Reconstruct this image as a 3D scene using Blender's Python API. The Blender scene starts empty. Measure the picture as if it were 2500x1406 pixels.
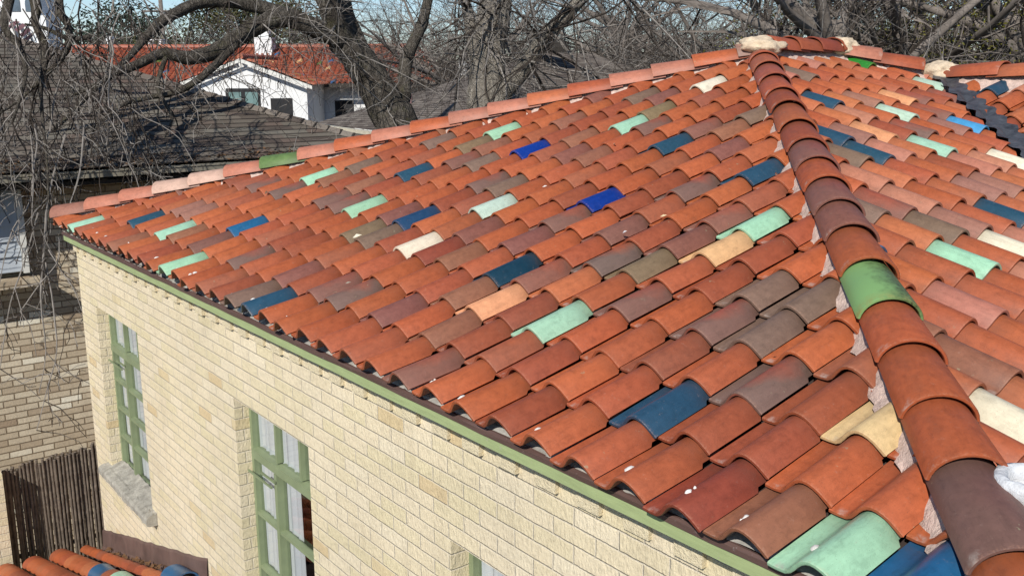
import bpy, bmesh, math, random
import numpy as np
from mathutils import Vector, Matrix
R_ = math.radians
rng = random.Random(11)
nr = np.random.RandomState(5)
S = bpy.context.scene
COL = S.collection

# ------------------------------------------------------------------ camera, sky, sun, exposure
CR = np.array([[0.6115431434635222, 0.7912035992058879, -0.0034421339896467673],
               [0.16871677810698543, -0.13465379800000776, -0.9764235778950506],
               [-0.7730133455949855, 0.5965443984212929, -0.21583592899289494]])
CC = np.array([8.27943693, -1.85479904, 1.18554616])
FPX = 2379.75
cam = bpy.data.cameras.new('camera')
cam.sensor_fit = 'HORIZONTAL'
cam.sensor_width = 36.0
cam.lens = 36.0 * FPX / 2500.0
cam.clip_start = 0.05
cam.clip_end = 3000
co = bpy.data.objects.new('camera', cam)
COL.objects.link(co)
m = np.eye(4)
m[:3, 0] = CR[0]; m[:3, 1] = -CR[1]; m[:3, 2] = -CR[2]; m[:3, 3] = CC
co.matrix_world = Matrix(m.tolist())
S.camera = co

def at(px, py, depth):
    d = np.array([(px - 1250) / FPX, (py - 703) / FPX, 1.0]) @ CR
    return CC + d * depth

SUN_EL, SX, SY = R_(36), 0.55, -0.835
sd = Vector((SX * math.cos(SUN_EL), SY * math.cos(SUN_EL), math.sin(SUN_EL))).normalized()
w = bpy.data.worlds.new('World'); S.world = w; w.use_nodes = True
nt = w.node_tree
sky = nt.nodes.new('ShaderNodeTexSky'); sky.sky_type = 'NISHITA'; sky.sun_disc = False
sky.sun_elevation = SUN_EL; sky.sun_rotation = math.atan2(SX, SY)
sky.altitude = 1500; sky.air_density = 1.0; sky.dust_density = 0.1; sky.ozone_density = 3.0
bg = nt.nodes['Background']; bg.inputs['Strength'].default_value = 0.10
nt.links.new(sky.outputs[0], bg.inputs[0])
sl = bpy.data.lights.new('sun', 'SUN'); sl.energy = 4.4; sl.angle = R_(0.53); sl.color = (1.0, 0.955, 0.88)
so = bpy.data.objects.new('sun', sl); COL.objects.link(so)
so.rotation_euler = sd.to_track_quat('Z', 'Y').to_euler()
S.view_settings.view_transform = 'Standard'
S.view_settings.look = 'None'
S.view_settings.exposure = 0.12
S.view_settings.gamma = 1.0

# ------------------------------------------------------------------ helpers
def lin(r, g, b, k=1.0):
    f = lambda c: (c / 255 / 12.92) if c / 255 <= 0.04045 else ((c / 255 + 0.055) / 1.055) ** 2.4
    return (f(r) * k, f(g) * k, f(b) * k)

class MB:
    """collects faces; build() links ONE mesh object"""
    def __init__(s): s.v = []; s.f = []; s.c = []; s.uv = []; s.mi = []
    def add(s, verts, faces, col=None, uv=None, mi=0):
        o = len(s.v)
        s.v.extend([tuple(map(float, p)) for p in verts])
        for f in faces:
            s.f.append(tuple(i + o for i in f)); s.mi.append(mi)
        n = len(verts)
        s.c.extend([col if col is not None else (1, 1, 1, 0)] * n if not isinstance(col, list) else col)
        s.uv.extend(uv if uv is not None else [(0, 0)] * n)
    def box(s, a, b, mi=0, M=None, col=None):
        x0, y0, z0 = a; x1, y1, z1 = b
        vs = [(x0,y0,z0),(x1,y0,z0),(x1,y1,z0),(x0,y1,z0),(x0,y0,z1),(x1,y0,z1),(x1,y1,z1),(x0,y1,z1)]
        if M is not None: vs = [tuple(M @ Vector(p)) for p in vs]
        s.add(vs, [(0,3,2,1),(4,5,6,7),(0,1,5,4),(1,2,6,5),(2,3,7,6),(3,0,4,7)], col=col, mi=mi)
    def tube(s, pts, rad, n=6, col=None, cap=True, mi=0):
        pts = [np.array(p, float) for p in pts]
        k = len(pts)
        V = []; 
        up = np.array([0.31, 0.17, 0.93])
        for i in range(k):
            t = pts[min(i+1, k-1)] - pts[max(i-1, 0)]
            t = t / (np.linalg.norm(t) + 1e-9)
            a = np.cross(t, up); na = np.linalg.norm(a)
            if na < 0.05: a = np.cross(t, np.array([1.0, 0.2, 0.1])); na = np.linalg.norm(a)
            a /= na; b = np.cross(t, a)
            r = rad[i] if hasattr(rad, '__len__') else rad
            for q in range(n):
                th = 2 * math.pi * q / n
                V.append(pts[i] + r * (math.cos(th) * a + math.sin(th) * b))
        F = []
        for i in range(k - 1):
            for q in range(n):
                F.append((i*n+q, i*n+(q+1) % n, (i+1)*n+(q+1) % n, (i+1)*n+q))
        if cap:
            F.append(tuple(range(n))[::-1]); F.append(tuple((k-1)*n+q for q in range(n)))
        s.add(V, F, col=col, mi=mi)
    def build(s, name, mats, parent=None, smooth=False, sharp=None):
        me = bpy.data.meshes.new(name)
        me.from_pydata(s.v, [], s.f)
        if not isinstance(mats, (list, tuple)): mats = [mats]
        for q in mats: me.materials.append(q)
        if len(mats) > 1: me.polygons.foreach_set('material_index', s.mi)
        ca = me.color_attributes.new('tcol', 'FLOAT_COLOR', 'POINT')
        ca.data.foreach_set('color', np.array([c if len(c) == 4 else (*c, 0) for c in s.c], 'f').ravel())
        at_ = me.attributes.new('tuv', 'FLOAT2', 'POINT')
        at_.data.foreach_set('vector', np.array(s.uv, 'f').ravel())
        if smooth:
            me.polygons.foreach_set('use_smooth', [True] * len(me.polygons))
            if sharp:
                try: me.set_sharp_from_angle(angle=R_(sharp))
                except Exception: pass
        me.update()
        o = bpy.data.objects.new(name, me); COL.objects.link(o)
        if parent is not None: o.parent = parent
        return o

def empty(name, loc=(0, 0, 0)):
    o = bpy.data.objects.new(name, None); COL.objects.link(o); o.location = loc
    o.empty_display_size = 0.2
    return o
def tag(o, label=None, cat=None, group=None, kind=None):
    if label: o['label'] = label
    if cat: o['category'] = cat
    if group: o['group'] = group
    if kind: o['kind'] = kind
    return o

# ------------------------------------------------------------------ materials
def newmat(name):
    mt = bpy.data.materials.new(name); mt.use_nodes = True
    t = mt.node_tree; b = t.nodes['Principled BSDF']
    return mt, t, b
def N(t, typ, **kw):
    n = t.nodes.new(typ)
    for k, v in kw.items(): setattr(n, k, v)
    return n
def L(t, a, b): t.links.new(a, b)
def mathn(t, op, a, b=None, c=None, clamp=False):
    n = N(t, 'ShaderNodeMath', operation=op); n.use_clamp = clamp
    for i, x in enumerate((a, b, c)):
        if x is None: continue
        if hasattr(x, 'links'): L(t, x, n.inputs[i])
        else: n.inputs[i].default_value = x
    return n.outputs[0]
def mixc(t, fac, a, b, bt='MIX'):
    n = N(t, 'ShaderNodeMix', data_type='RGBA', blend_type=bt)
    for s_, x in ((n.inputs[0], fac), (n.inputs[6], a), (n.inputs[7], b)):
        if hasattr(x, 'links'): L(t, x, s_)
        else: s_.default_value = x if not isinstance(x, tuple) else (*x[:3], 1)
    return n.outputs[2]
def noise(t, vec, scale, detail=4, rough=0.6):
    n = N(t, 'ShaderNodeTexNoise'); n.inputs['Scale'].default_value = scale
    n.inputs['Detail'].default_value = detail; n.inputs['Roughness'].default_value = rough
    if vec is not None: L(t, vec, n.inputs['Vector'])
    return n.outputs['Fac']
def ramp(t, fac, stops):
    n = N(t, 'ShaderNodeValToRGB'); L(t, fac, n.inputs[0])
    e = n.color_ramp.elements
    while len(e) < len(stops): e.new(0.5)
    for q, (p, c) in zip(e, stops):
        q.position = p; q.color = (*c, 1) if isinstance(c, tuple) else (c, c, c, 1)
    return n.outputs[0]
def bump(t, b, h, strength=0.4, dist=0.01):
    n = N(t, 'ShaderNodeBump'); n.inputs['Strength'].default_value = strength
    n.inputs['Distance'].default_value = dist
    L(t, h, n.inputs['Height']); L(t, n.outputs[0], b.inputs['Normal'])
def objco(t):
    return N(t, 'ShaderNodeTexCoord').outputs['Object']
def plain(name, col, rough=0.8, var=0.25, scale=8, spec=0.3, bmp=0.0, bscale=60, metal=0.0):
    mt, t, b = newmat(name)
    co_ = objco(t)
    n1 = noise(t, co_, scale, 5, 0.65)
    f = ramp(t, n1, [(0.25, 1 - var), (0.75, 1 + var * 0.6)])
    L(t, mixc(t, 1.0, (*col, 1), f, 'MULTIPLY'), b.inputs['Base Color'])
    b.inputs['Roughness'].default_value = rough
    b.inputs['Specular IOR Level'].default_value = spec
    b.inputs['Metallic'].default_value = metal
    if bmp > 0: bump(t, b, noise(t, co_, bscale, 4, 0.7), bmp, 0.01)
    return mt

def tile_material(name, rough, spec, fade=0.0, mott=0.18, dust=0.25):
    """colour per tile from the 'tcol' attribute; alpha: how far the kiln flash of grey goes"""
    mt, t, b = newmat(name)
    a = N(t, 'ShaderNodeAttribute', attribute_name='tcol')
    uv = N(t, 'ShaderNodeAttribute', attribute_name='tuv')
    co_ = objco(t)
    big = noise(t, co_, 9, 3, 0.5)
    fine = noise(t, co_, 140, 4, 0.75)
    mid = noise(t, co_, 30, 5, 0.65)
    c = mixc(t, 1.0, a.outputs['Color'], ramp(t, mid, [(0.25, 1 - mott), (0.5, 1.0), (0.8, 1 + mott)]), 'MULTIPLY')
    # flash: grey-violet on the ends and the flank, red heart
    sep = N(t, 'ShaderNodeSeparateXYZ'); L(t, uv.outputs['Vector'], sep.inputs[0])
    u, v = sep.outputs[0], sep.outputs[1]
    du = mathn(t, 'ABSOLUTE', mathn(t, 'SUBTRACT', u, 0.56))
    dv = mathn(t, 'ABSOLUTE', mathn(t, 'SUBTRACT', v, 0.62))
    dd = mathn(t, 'ADD', mathn(t, 'MULTIPLY', du, 2.6), mathn(t, 'MULTIPLY', dv, 1.5))
    dd = mathn(t, 'ADD', dd, mathn(t, 'MULTIPLY', mathn(t, 'SUBTRACT', big, 0.5), 1.3))
    mask = ramp(t, dd, [(0.10, 0.0), (1.15, 1.0)])
    mask = mathn(t, 'MULTIPLY', mask, a.outputs['Alpha'], clamp=True)
    gv = mixc(t, big, (0.135, 0.092, 0.070), (0.165, 0.105, 0.088))
    c = mixc(t, mask, c, gv)
    # pale worn rim at the lower edge, dusty specks
    rim = mathn(t, 'MULTIPLY', ramp(t, v, [(0.0, 1.0), (0.035, 0.0)]), ramp(t, fine, [(0.45, 0.0), (0.65, 0.35)]))
    c = mixc(t, rim, c, (0.50, 0.26, 0.16))
    sp = ramp(t, noise(t, co_, 330, 2, 0.5), [(0.28, 1.0), (0.33, 0.0)])
    c = mixc(t, mathn(t, 'MULTIPLY', sp, 0.55), c, (0.055, 0.035, 0.025))
    ds = ramp(t, noise(t, co_, 55, 6, 0.75), [(0.60, 0.0), (0.78, 1.0)])
    c = mixc(t, mathn(t, 'MULTIPLY', ds, dust), c, (0.45, 0.33, 0.27))
    # grime settles in the pan of the tile
    pan = mathn(t, 'MULTIPLY', ramp(t, mathn(t, 'ABSOLUTE', mathn(t, 'SUBTRACT', u, 0.30)), [(0.0, 0.6), (0.10, 0.0)]),
                ramp(t, noise(t, co_, 18, 4, 0.7), [(0.35, 0.0), (0.75, 1.0)]))
    c = mixc(t, mathn(t, 'MULTIPLY', pan, 0.55), c, (0.09, 0.05, 0.035))
    cv = N(t, 'ShaderNodeCombineXYZ'); L(t, mathn(t, 'MULTIPLY', u, 11.0), cv.inputs[0]); L(t, mathn(t, 'MULTIPLY', v, 1.3), cv.inputs[1]); L(t, mathn(t, 'MULTIPLY', big, 9.0), cv.inputs[2])
    st = noise(t, cv.outputs[0], 1.0, 5, 0.7)
    c = mixc(t, 1.0, c, ramp(t, st, [(0.30, 0.80), (0.50, 1.0), (0.75, 1.07)]), 'MULTIPLY')
    sm = mathn(t, 'MULTIPLY', ramp(t, v, [(0.0, 1.0), (0.05, 0.9), (0.085, 0.0)]), ramp(t, mathn(t, 'ABSOLUTE', mathn(t, 'SUBTRACT', u, 0.15)), [(0.04, 1.0), (0.09, 0.0)]))
    sm = mathn(t, 'MULTIPLY', sm, ramp(t, noise(t, co_, 24, 4, 0.7), [(0.46, 0.0), (0.62, 0.5)]))
    c = mixc(t, sm, c, (0.40, 0.35, 0.31))
    upper_dark = mathn(t, 'MULTIPLY', ramp(t, v, [(0.55, 0.0), (0.80, 1.0)]), ramp(t, mid, [(0.3, 0.1), (0.7, 0.55)]))  # dark brown, stronger towards the upper end and on the underside
    c = mixc(t, upper_dark, c, (0.05, 0.032, 0.024))
    lich = mathn(t, 'MULTIPLY', ramp(t, noise(t, co_, 38, 3, 0.5), [(0.70, 0.0), (0.74, 1.0)]), ramp(t, noise(t, co_, 3.0, 3, 0.6), [(0.5, 0.0), (0.62, 0.55)]))
    c = mixc(t, lich, c, (0.30, 0.27, 0.17))
    L(t, c, b.inputs['Base Color'])
    rr = mathn(t, 'ADD', mathn(t, 'MULTIPLY', mid, 0.25), rough - 0.12)
    L(t, rr, b.inputs['Roughness'])
    b.inputs['Specular IOR Level'].default_value = spec
    bump(t, b, mathn(t, 'ADD', mathn(t, 'MULTIPLY', fine, 0.5), mathn(t, 'MULTIPLY', big, 1.5)), 0.25, 0.004)
    return mt
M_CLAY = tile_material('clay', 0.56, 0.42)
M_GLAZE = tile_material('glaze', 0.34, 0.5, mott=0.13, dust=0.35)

def mould_material():
    mt, t, b = newmat('mouldy_glaze')
    uv = N(t, 'ShaderNodeAttribute', attribute_name='tuv'); sep = N(t, 'ShaderNodeSeparateXYZ'); L(t, uv.outputs['Vector'], sep.inputs[0])
    co_ = objco(t); n1 = noise(t, co_, 16, 6, 0.75); n2 = noise(t, co_, 90, 4, 0.7)
    d = mathn(t, 'ADD', mathn(t, 'ABSOLUTE', mathn(t, 'SUBTRACT', sep.outputs[0], 0.72)), mathn(t, 'MULTIPLY', mathn(t, 'SUBTRACT', n1, 0.5), 0.7))
    mk = mathn(t, 'MULTIPLY', ramp(t, d, [(0.06, 1.0), (0.34, 0.0)]), ramp(t, n2, [(0.3, 0.45), (0.6, 1.0)]))
    c = mixc(t, mk, (*lin(126, 166, 104, 1 / 1.12), 1), (0.045, 0.055, 0.022, 1))
    low = mathn(t, 'MULTIPLY', ramp(t, sep.outputs[1], [(0.0, 1.0), (0.16, 0.0)]), ramp(t, n1, [(0.4, 0.0), (0.6, 0.8)]))
    c = mixc(t, low, c, (0.24, 0.22, 0.07, 1))
    L(t, c, b.inputs['Base Color']); b.inputs['Roughness'].default_value = 0.5
    return mt
M_MOULD = mould_material()

def grid_rand(t, u, z, bw, bh, off=0.5):
    """brick index noise and mortar mask from wall coordinates"""
    row = mathn(t, 'FLOOR', mathn(t, 'DIVIDE', z, bh))
    sh = mathn(t, 'MULTIPLY', mathn(t, 'MODULO', mathn(t, 'ABSOLUTE', row), 2.0), off)
    uu = mathn(t, 'ADD', mathn(t, 'DIVIDE', u, bw), sh)
    colu = mathn(t, 'FLOOR', uu)
    fu = mathn(t, 'MULTIPLY', mathn(t, 'FRACT', uu), bw)
    fz = mathn(t, 'MULTIPLY', mathn(t, 'FRACT', mathn(t, 'DIVIDE', z, bh)), bh)
    cv = N(t, 'ShaderNodeCombineXYZ'); L(t, row, cv.inputs[0]); L(t, colu, cv.inputs[1])
    wn = N(t, 'ShaderNodeTexWhiteNoise', noise_dimensions='3D'); L(t, cv.outputs[0], wn.inputs['Vector'])
    ed = mathn(t, 'MINIMUM', mathn(t, 'MINIMUM', fu, mathn(t, 'SUBTRACT', bw, fu)),
               mathn(t, 'MINIMUM', fz, mathn(t, 'SUBTRACT', bh, fz)))
    return wn.outputs['Value'], wn.outputs['Color'], ed

def brick_material(name, stops, mortar, bw=0.213, bh=0.0677, mw=0.0045, rug=1.0, rugscale=70):
    mt, t, b = newmat(name)
    co_ = objco(t)
    wob = N(t, 'ShaderNodeTexNoise'); wob.inputs['Scale'].default_value = 14
    L(t, co_, wob.inputs['Vector'])
    wv = N(t, 'ShaderNodeVectorMath', operation='MULTIPLY_ADD')
    L(t, wob.outputs['Color'], wv.inputs[0]); wv.inputs[1].default_value = (0.006, 0.006, 0.006); L(t, co_, wv.inputs[2])
    sp = N(t, 'ShaderNodeSeparateXYZ'); L(t, wv.outputs[0], sp.inputs[0])
    u = mathn(t, 'ADD', sp.outputs[0], sp.outputs[1])
    val, colr, ed = grid_rand(t, u, sp.outputs[2], bw, bh)
    c = ramp(t, val, stops)
    n2 = noise(t, co_, 45, 6, 0.75)
    c = mixc(t, 1.0, c, ramp(t, n2, [(0.28, 0.80), (0.5, 1.0), (0.75, 1.12)]), 'MULTIPLY')
    n3 = noise(t, co_, 1.6, 4, 0.6)
    c = mixc(t, 1.0, c, ramp(t, n3, [(0.3, 0.90), (0.7, 1.05)]), 'MULTIPLY')
    mz = N(t, 'ShaderNodeMapping'); L(t, co_, mz.inputs[0]); mz.inputs['Scale'].default_value = (9, 9, 0.8)
    stn = mathn(t, 'MULTIPLY', ramp(t, noise(t, mz.outputs[0], 1.0, 5, 0.7), [(0.52, 0.0), (0.75, 0.32)]), ramp(t, noise(t, co_, 2.2, 3, 0.6), [(0.4, 0.0), (0.6, 1.0)]))
    c = mixc(t, stn, c, (0.34, 0.27, 0.18))
    sk = ramp(t, noise(t, co_, 120, 3, 0.6), [(0.22, 1.0), (0.27, 0.0)])
    c = mixc(t, mathn(t, 'MULTIPLY', sk, 0.5), c, (0.12, 0.07, 0.035))
    edn = mathn(t, 'ADD', ed, mathn(t, 'MULTIPLY', mathn(t, 'SUBTRACT', noise(t, co_, 90, 3, 0.6), 0.5), 0.004))
    mk = N(t, 'ShaderNodeMapRange'); L(t, edn, mk.inputs[0]); mk.inputs[1].default_value = mw - 0.0018; mk.inputs[2].default_value = mw + 0.0012
    mk.inputs[3].default_value = 1.0; mk.inputs[4].default_value = 0.0
    c = mixc(t, mk.outputs[0], c, mortar)
    L(t, c, b.inputs['Base Color'])
    b.inputs['Roughness'].default_value = 0.92; b.inputs['Specular IOR Level'].default_value = 0.15
    # rug-faced brick: short vertical tears
    mp = N(t, 'ShaderNodeMapping'); L(t, co_, mp.inputs[0]); mp.inputs['Scale'].default_value = (1.0, 1.0, 0.45)
    rg = noise(t, mp.outputs[0], rugscale, 4, 0.7)
    h = mathn(t, 'SUBTRACT', mathn(t, 'MULTIPLY', rg, 0.55 * rug), mathn(t, 'MULTIPLY', mk.outputs[0], 0.4))
    bump(t, b, h, 1.0, 0.010)
    return mt
M_BRICK = brick_material('cream_brick', [(0.0, (0.67, 0.53, 0.33)), (0.02, (0.68, 0.53, 0.31)), (0.04, (0.73, 0.63, 0.41)), (0.55, (0.775, 0.66, 0.465)), (1.0, (0.795, 0.69, 0.505))], (0.655, 0.575, 0.445), mw=0.0034, rug=1.5, rugscale=85)
M_RUG = plain('rug_brick', (0.76, 0.655, 0.45), 0.95, 0.16, 40, 0.15, 1.0, 85)
M_NBRICK = brick_material('tan_brick', [(0.0, (0.36, 0.27, 0.185)), (0.2, (0.49, 0.40, 0.285)), (0.6, (0.58, 0.49, 0.36)), (0.9, (0.64, 0.55, 0.41)), (1.0, (0.80, 0.74, 0.60))], (0.22, 0.165, 0.11), mw=0.006, rug=0.5)

def paint(name, col, wear=(0.3, 0.3, 0.3), wearamt=0.0, rough=0.55, streak=True):
    mt, t, b = newmat(name)
    co_ = objco(t)
    mp = N(t, 'ShaderNodeMapping'); L(t, co_, mp.inputs[0]); mp.inputs['Scale'].default_value = (1, 6, 9) if streak else (1, 1, 1)
    c = mixc(t, 1.0, (*col, 1), ramp(t, noise(t, mp.outputs[0], 7, 5, 0.65), [(0.3, 0.84), (0.7, 1.1)]), 'MULTIPLY')
    c = mixc(t, mathn(t, 'MULTIPLY', ramp(t, noise(t, co_, 40, 6, 0.8), [(0.62, 0.0), (0.7, 1.0)]), wearamt), c, wear)
    L(t, c, b.inputs['Base Color']); b.inputs['Roughness'].default_value = rough
    bump(t, b, noise(t, mp.outputs[0], 60, 3, 0.6), 0.15, 0.003)
    return mt
M_GREEN = paint('sage_paint', (0.35, 0.42, 0.20), (0.40, 0.36, 0.30), 0.75)
M_FRAME = paint('sage_frame_paint', (0.225, 0.27, 0.15), (0.16, 0.2, 0.1), 0.5, streak=False)
M_DRIP = paint('brown_drip_metal', (0.115, 0.068, 0.058), (0.42, 0.38, 0.37), 0.7, 0.5)
M_FLASH = plain('weathered_copper', (0.15, 0.095, 0.08), 0.55, 0.45, 5, 0.5, 0.1)
M_MORT = plain('mortar', (0.60, 0.455, 0.385), 0.95, 0.4, 22, 0.1, 0.9, 60)
M_CAPM = plain('cap_mortar', (0.66, 0.53, 0.38), 0.95, 0.3, 26, 0.1, 0.8, 55)
M_FILL = plain('eave_fill', (0.42, 0.40, 0.36), 0.95, 0.5, 16, 0.1, 0.4, 60)
M_DECK = plain('roof_deck', (0.05, 0.035, 0.03), 0.95, 0.3, 9)
M_LEAD = plain('valley_lead', (0.075, 0.078, 0.086), 0.45, 0.75, 14, 0.4, 0.3, 30)
M_SILL = plain('cast_stone', (0.40, 0.375, 0.32), 0.95, 0.45, 14, 0.1, 0.7, 70)
M_DARK = plain('dark_room', (0.03, 0.03, 0.032), 0.9, 0.2)
M_CURT = plain('curtain', (0.60, 0.61, 0.63), 0.9, 0.12, 5)
M_WHITE = plain('white_stucco', (0.78, 0.78, 0.77), 0.9, 0.08, 6, 0.2, 0.3, 40)
M_CREAMP = plain('cream_gutter_paint', (0.62, 0.56, 0.42), 0.5, 0.2, 8)
M_GUTT = plain('old_gutter', (0.27, 0.245, 0.19), 0.6, 0.4, 10)
M_SIDING = plain('pale_siding', (0.44, 0.48, 0.52), 0.7, 0.1, 4)
M_SOFFIT = plain('dark_soffit', (0.05, 0.043, 0.036), 0.9, 0.3)
M_TRIM = plain('white_trim', (0.7, 0.69, 0.64), 0.7, 0.15)
M_PIPE = plain('sealed_pipe', (0.66, 0.67, 0.68), 0.8, 0.3, 30, 0.2, 0.8, 35)
M_TEALGL = plain('shade_glass', (0.16, 0.25, 0.24), 0.25, 0.4, 3, 0.6)
M_AWN = plain('awning', (0.20, 0.10, 0.11), 0.9, 0.3)
M_GROUND = plain('earth', (0.075, 0.062, 0.04), 1.0, 0.5, 1.5)
M_DRYLEAF = plain('dry_leaf', (0.16, 0.085, 0.04), 0.9, 0.5, 40)

def glass_mat():
    mt, t, b = newmat('window_glass')
    out = t.nodes['Material Output']
    tr = N(t, 'ShaderNodeBsdfTransparent'); tr.inputs[0].default_value = (0.9, 0.92, 0.92, 1)
    gl = N(t, 'ShaderNodeBsdfGlossy'); gl.inputs['Roughness'].default_value = 0.02
    lw = N(t, 'ShaderNodeLayerWeight'); lw.inputs[0].default_value = 0.5
    mx = N(t, 'ShaderNodeMixShader')
    L(t, mathn(t, 'ADD', mathn(t, 'MULTIPLY', mathn(t, 'POWER', lw.outputs['Facing'], 3.0), 0.75), 0.06), mx.inputs[0])
    L(t, tr.outputs[0], mx.inputs[1]); L(t, gl.outputs[0], mx.inputs[2]); L(t, mx.outputs[0], out.inputs[0])
    return mt
M_GLASS = glass_mat()

def shingle_material(name, stops, axis_rows):
    """asphalt shingles: rows up the slope, random tab colours"""
    mt, t, b = newmat(name)
    a = N(t, 'ShaderNodeAttribute', attribute_name='tuv')
    sp = N(t, 'ShaderNodeSeparateXYZ'); L(t, a.outputs['Vector'], sp.inputs[0])
    val, colr, ed = grid_rand(t, sp.outputs[0], sp.outputs[1], 0.21, 0.115, 0.37)
    co_ = objco(t)
    c = ramp(t, val, stops)
    c = mixc(t, 1.0, c, ramp(t, noise(t, co_, 160, 3, 0.7), [(0.3, 0.7), (0.7, 1.3)]), 'MULTIPLY')
    c = mixc(t, 1.0, c, ramp(t, noise(t, co_, 0.9, 4, 0.6), [(0.3, 0.8), (0.7, 1.15)]), 'MULTIPLY')
    fr = mathn(t, 'FRACT', mathn(t, 'DIVIDE', sp.outputs[1], 0.115))
    wobx = mathn(t, 'MULTIPLY', noise(t, co_, 5, 3, 0.6), 0.16)
    ln = mathn(t, 'LESS_THAN', fr, mathn(t, 'ADD', wobx, 0.14))
    c = mixc(t, mathn(t, 'MULTIPLY', ln, 0.8), c, (0.012, 0.010, 0.009))
    L(t, c, b.inputs['Base Color']); b.inputs['Roughness'].default_value = 0.95
    b.inputs['Specular IOR Level'].default_value = 0.1
    h = mathn(t, 'SUBTRACT', mathn(t, 'MULTIPLY', mathn(t, 'SUBTRACT', 1.0, fr), 1.0), mathn(t, 'MULTIPLY', val, 0.35))
    bump(t, b, h, 0.8, 0.02)
    return mt
M_SHING = shingle_material('grey_shingle', [(0.0, (0.085, 0.066, 0.056)), (0.35, (0.145, 0.122, 0.098)), (0.75, (0.185, 0.168, 0.138)), (1.0, (0.145, 0.105, 0.085))], 0)
M_SHING2 = shingle_material('brown_shingle', [(0.0, (0.10, 0.08, 0.068)), (0.5, (0.18, 0.15, 0.125)), (1.0, (0.25, 0.215, 0.18))], 0)

def bark_material(name, c0, c1, scale=18, depth=0.03, moss=0.0):
    mt, t, b = newmat(name)
    co_ = objco(t)
    mp = N(t, 'ShaderNodeMapping'); L(t, co_, mp.inputs[0]); mp.inputs['Scale'].default_value = (1, 1, 0.16)
    n1 = noise(t, mp.outputs[0], scale, 6, 0.72)
    vo = N(t, 'ShaderNodeTexVoronoi', feature='DISTANCE_TO_EDGE'); vo.inputs['Scale'].default_value = scale * 0.8
    wv = N(t, 'ShaderNodeVectorMath', operation='MULTIPLY_ADD'); n_ = N(t, 'ShaderNodeTexNoise'); n_.inputs['Scale'].default_value = 9
    L(t, co_, n_.inputs['Vector']); L(t, n_.outputs['Color'], wv.inputs[0]); wv.inputs[1].default_value = (0.3,) * 3; L(t, mp.outputs[0], wv.inputs[2])
    L(t, wv.outputs[0], vo.inputs['Vector'])
    f = mathn(t, 'MULTIPLY', ramp(t, vo.outputs['Distance'], [(0.0, 0.45), (0.16, 1.0)]), ramp(t, n1, [(0.32, 0.12), (0.66, 1.0)]))
    c = mixc(t, f, (*c0, 1), (*c1, 1))
    if moss: c = mixc(t, mathn(t, 'MULTIPLY', ramp(t, noise(t, co_, 5, 4, 0.7), [(0.55, 0), (0.7, 1)]), moss), c, (0.10, 0.10, 0.03))
    L(t, c, b.inputs['Base Color']); b.inputs['Roughness'].default_value = 0.95; b.inputs['Specular IOR Level'].default_value = 0.1
    bump(t, b, f, 1.0, depth)
    return mt
M_BARK = bark_material('bark', (0.020, 0.016, 0.013), (0.185, 0.163, 0.135), 16, 0.03, 0.35)
M_BARKP = bark_material('pale_bark', (0.10, 0.085, 0.07), (0.42, 0.38, 0.32), 13, 0.04)
M_TWIG = plain('lit_twig_bark', (0.26, 0.235, 0.21), 0.9, 0.5, 9, 0.2)  # sunlit tone of the twigs, put into the colour
M_TWIG_SHADE = plain('shaded_twig_bark', (0.055, 0.044, 0.036), 0.9, 0.4, 9, 0.2)  # shaded copy of the same twig bark, shade put into the colour
M_TWIGB = plain('wood_bark', (0.20, 0.172, 0.15), 0.95, 0.45, 5, 0.1)

def leaf_mat(name, a_, b_, sc=1.6, p_=.7):
    mt, t, b = newmat(name)
    n1 = noise(t, objco(t), sc, 5, 0.7)
    L(t, ramp(t, n1, [(0.3, a_), (p_, b_)]), b.inputs['Base Color'])
    b.inputs['Roughness'].default_value = 0.7; b.inputs['Specular IOR Level'].default_value = 0.25
    return mt
M_JUNI = leaf_mat('juniper_leaf', (0.025, 0.035, 0.014), (0.105, 0.095, 0.025))
M_PINE = leaf_mat('pine_leaf', (0.018, 0.032, 0.022), (0.05, 0.07, 0.045))
M_IVY = leaf_mat('privet_leaf', (0.014, 0.016, 0.007), (0.24, 0.225, 0.03), 3.0, .66)

# ------------------------------------------------------------------ ground
g = MB(); g.add([(-900, -900, -5.8), (900, -900, -5.8), (900, 900, -5.8), (-900, 900, -5.8)], [(0, 1, 2, 3)])
tag(g.build('ground', M_GROUND), 'brown leaf covered ground between the houses', kind='structure')

# ------------------------------------------------------------------ the brick house under the tiled roof
TH = R_(18.0); cs, sn, tt = math.cos(TH), math.sin(TH), math.tan(TH)
W, E, TL = 0.2096, 0.2096 * 1.2424, 0.3365
XR, YA, YB, XA = 7.62, 3.96, 4.91, 3.66       # right hip line x + y = XR, ridge ends, ridge x
VX, VY = 4.20, 5.45; VZ = (YA - 0.54) * tt    # where the valley starts
house = empty('brick_house', (0, 0.115, -5.8))
tag(house, 'yellow brick house with multicoloured clay tile roof and sage green eaves', 'house')
HL = Matrix.Translation((0, -0.115, 5.8))
def hb(mb, name, mats, parent, **kw):
    """build a part whose mesh is written in world coordinates"""
    o = mb.build(name, mats, parent, **kw)
    off = parent.location.copy() if parent.parent is None else Vector((0, 0, 0))
    o.matrix_parent_inverse = Matrix.Translation(-off)
    return o

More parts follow.
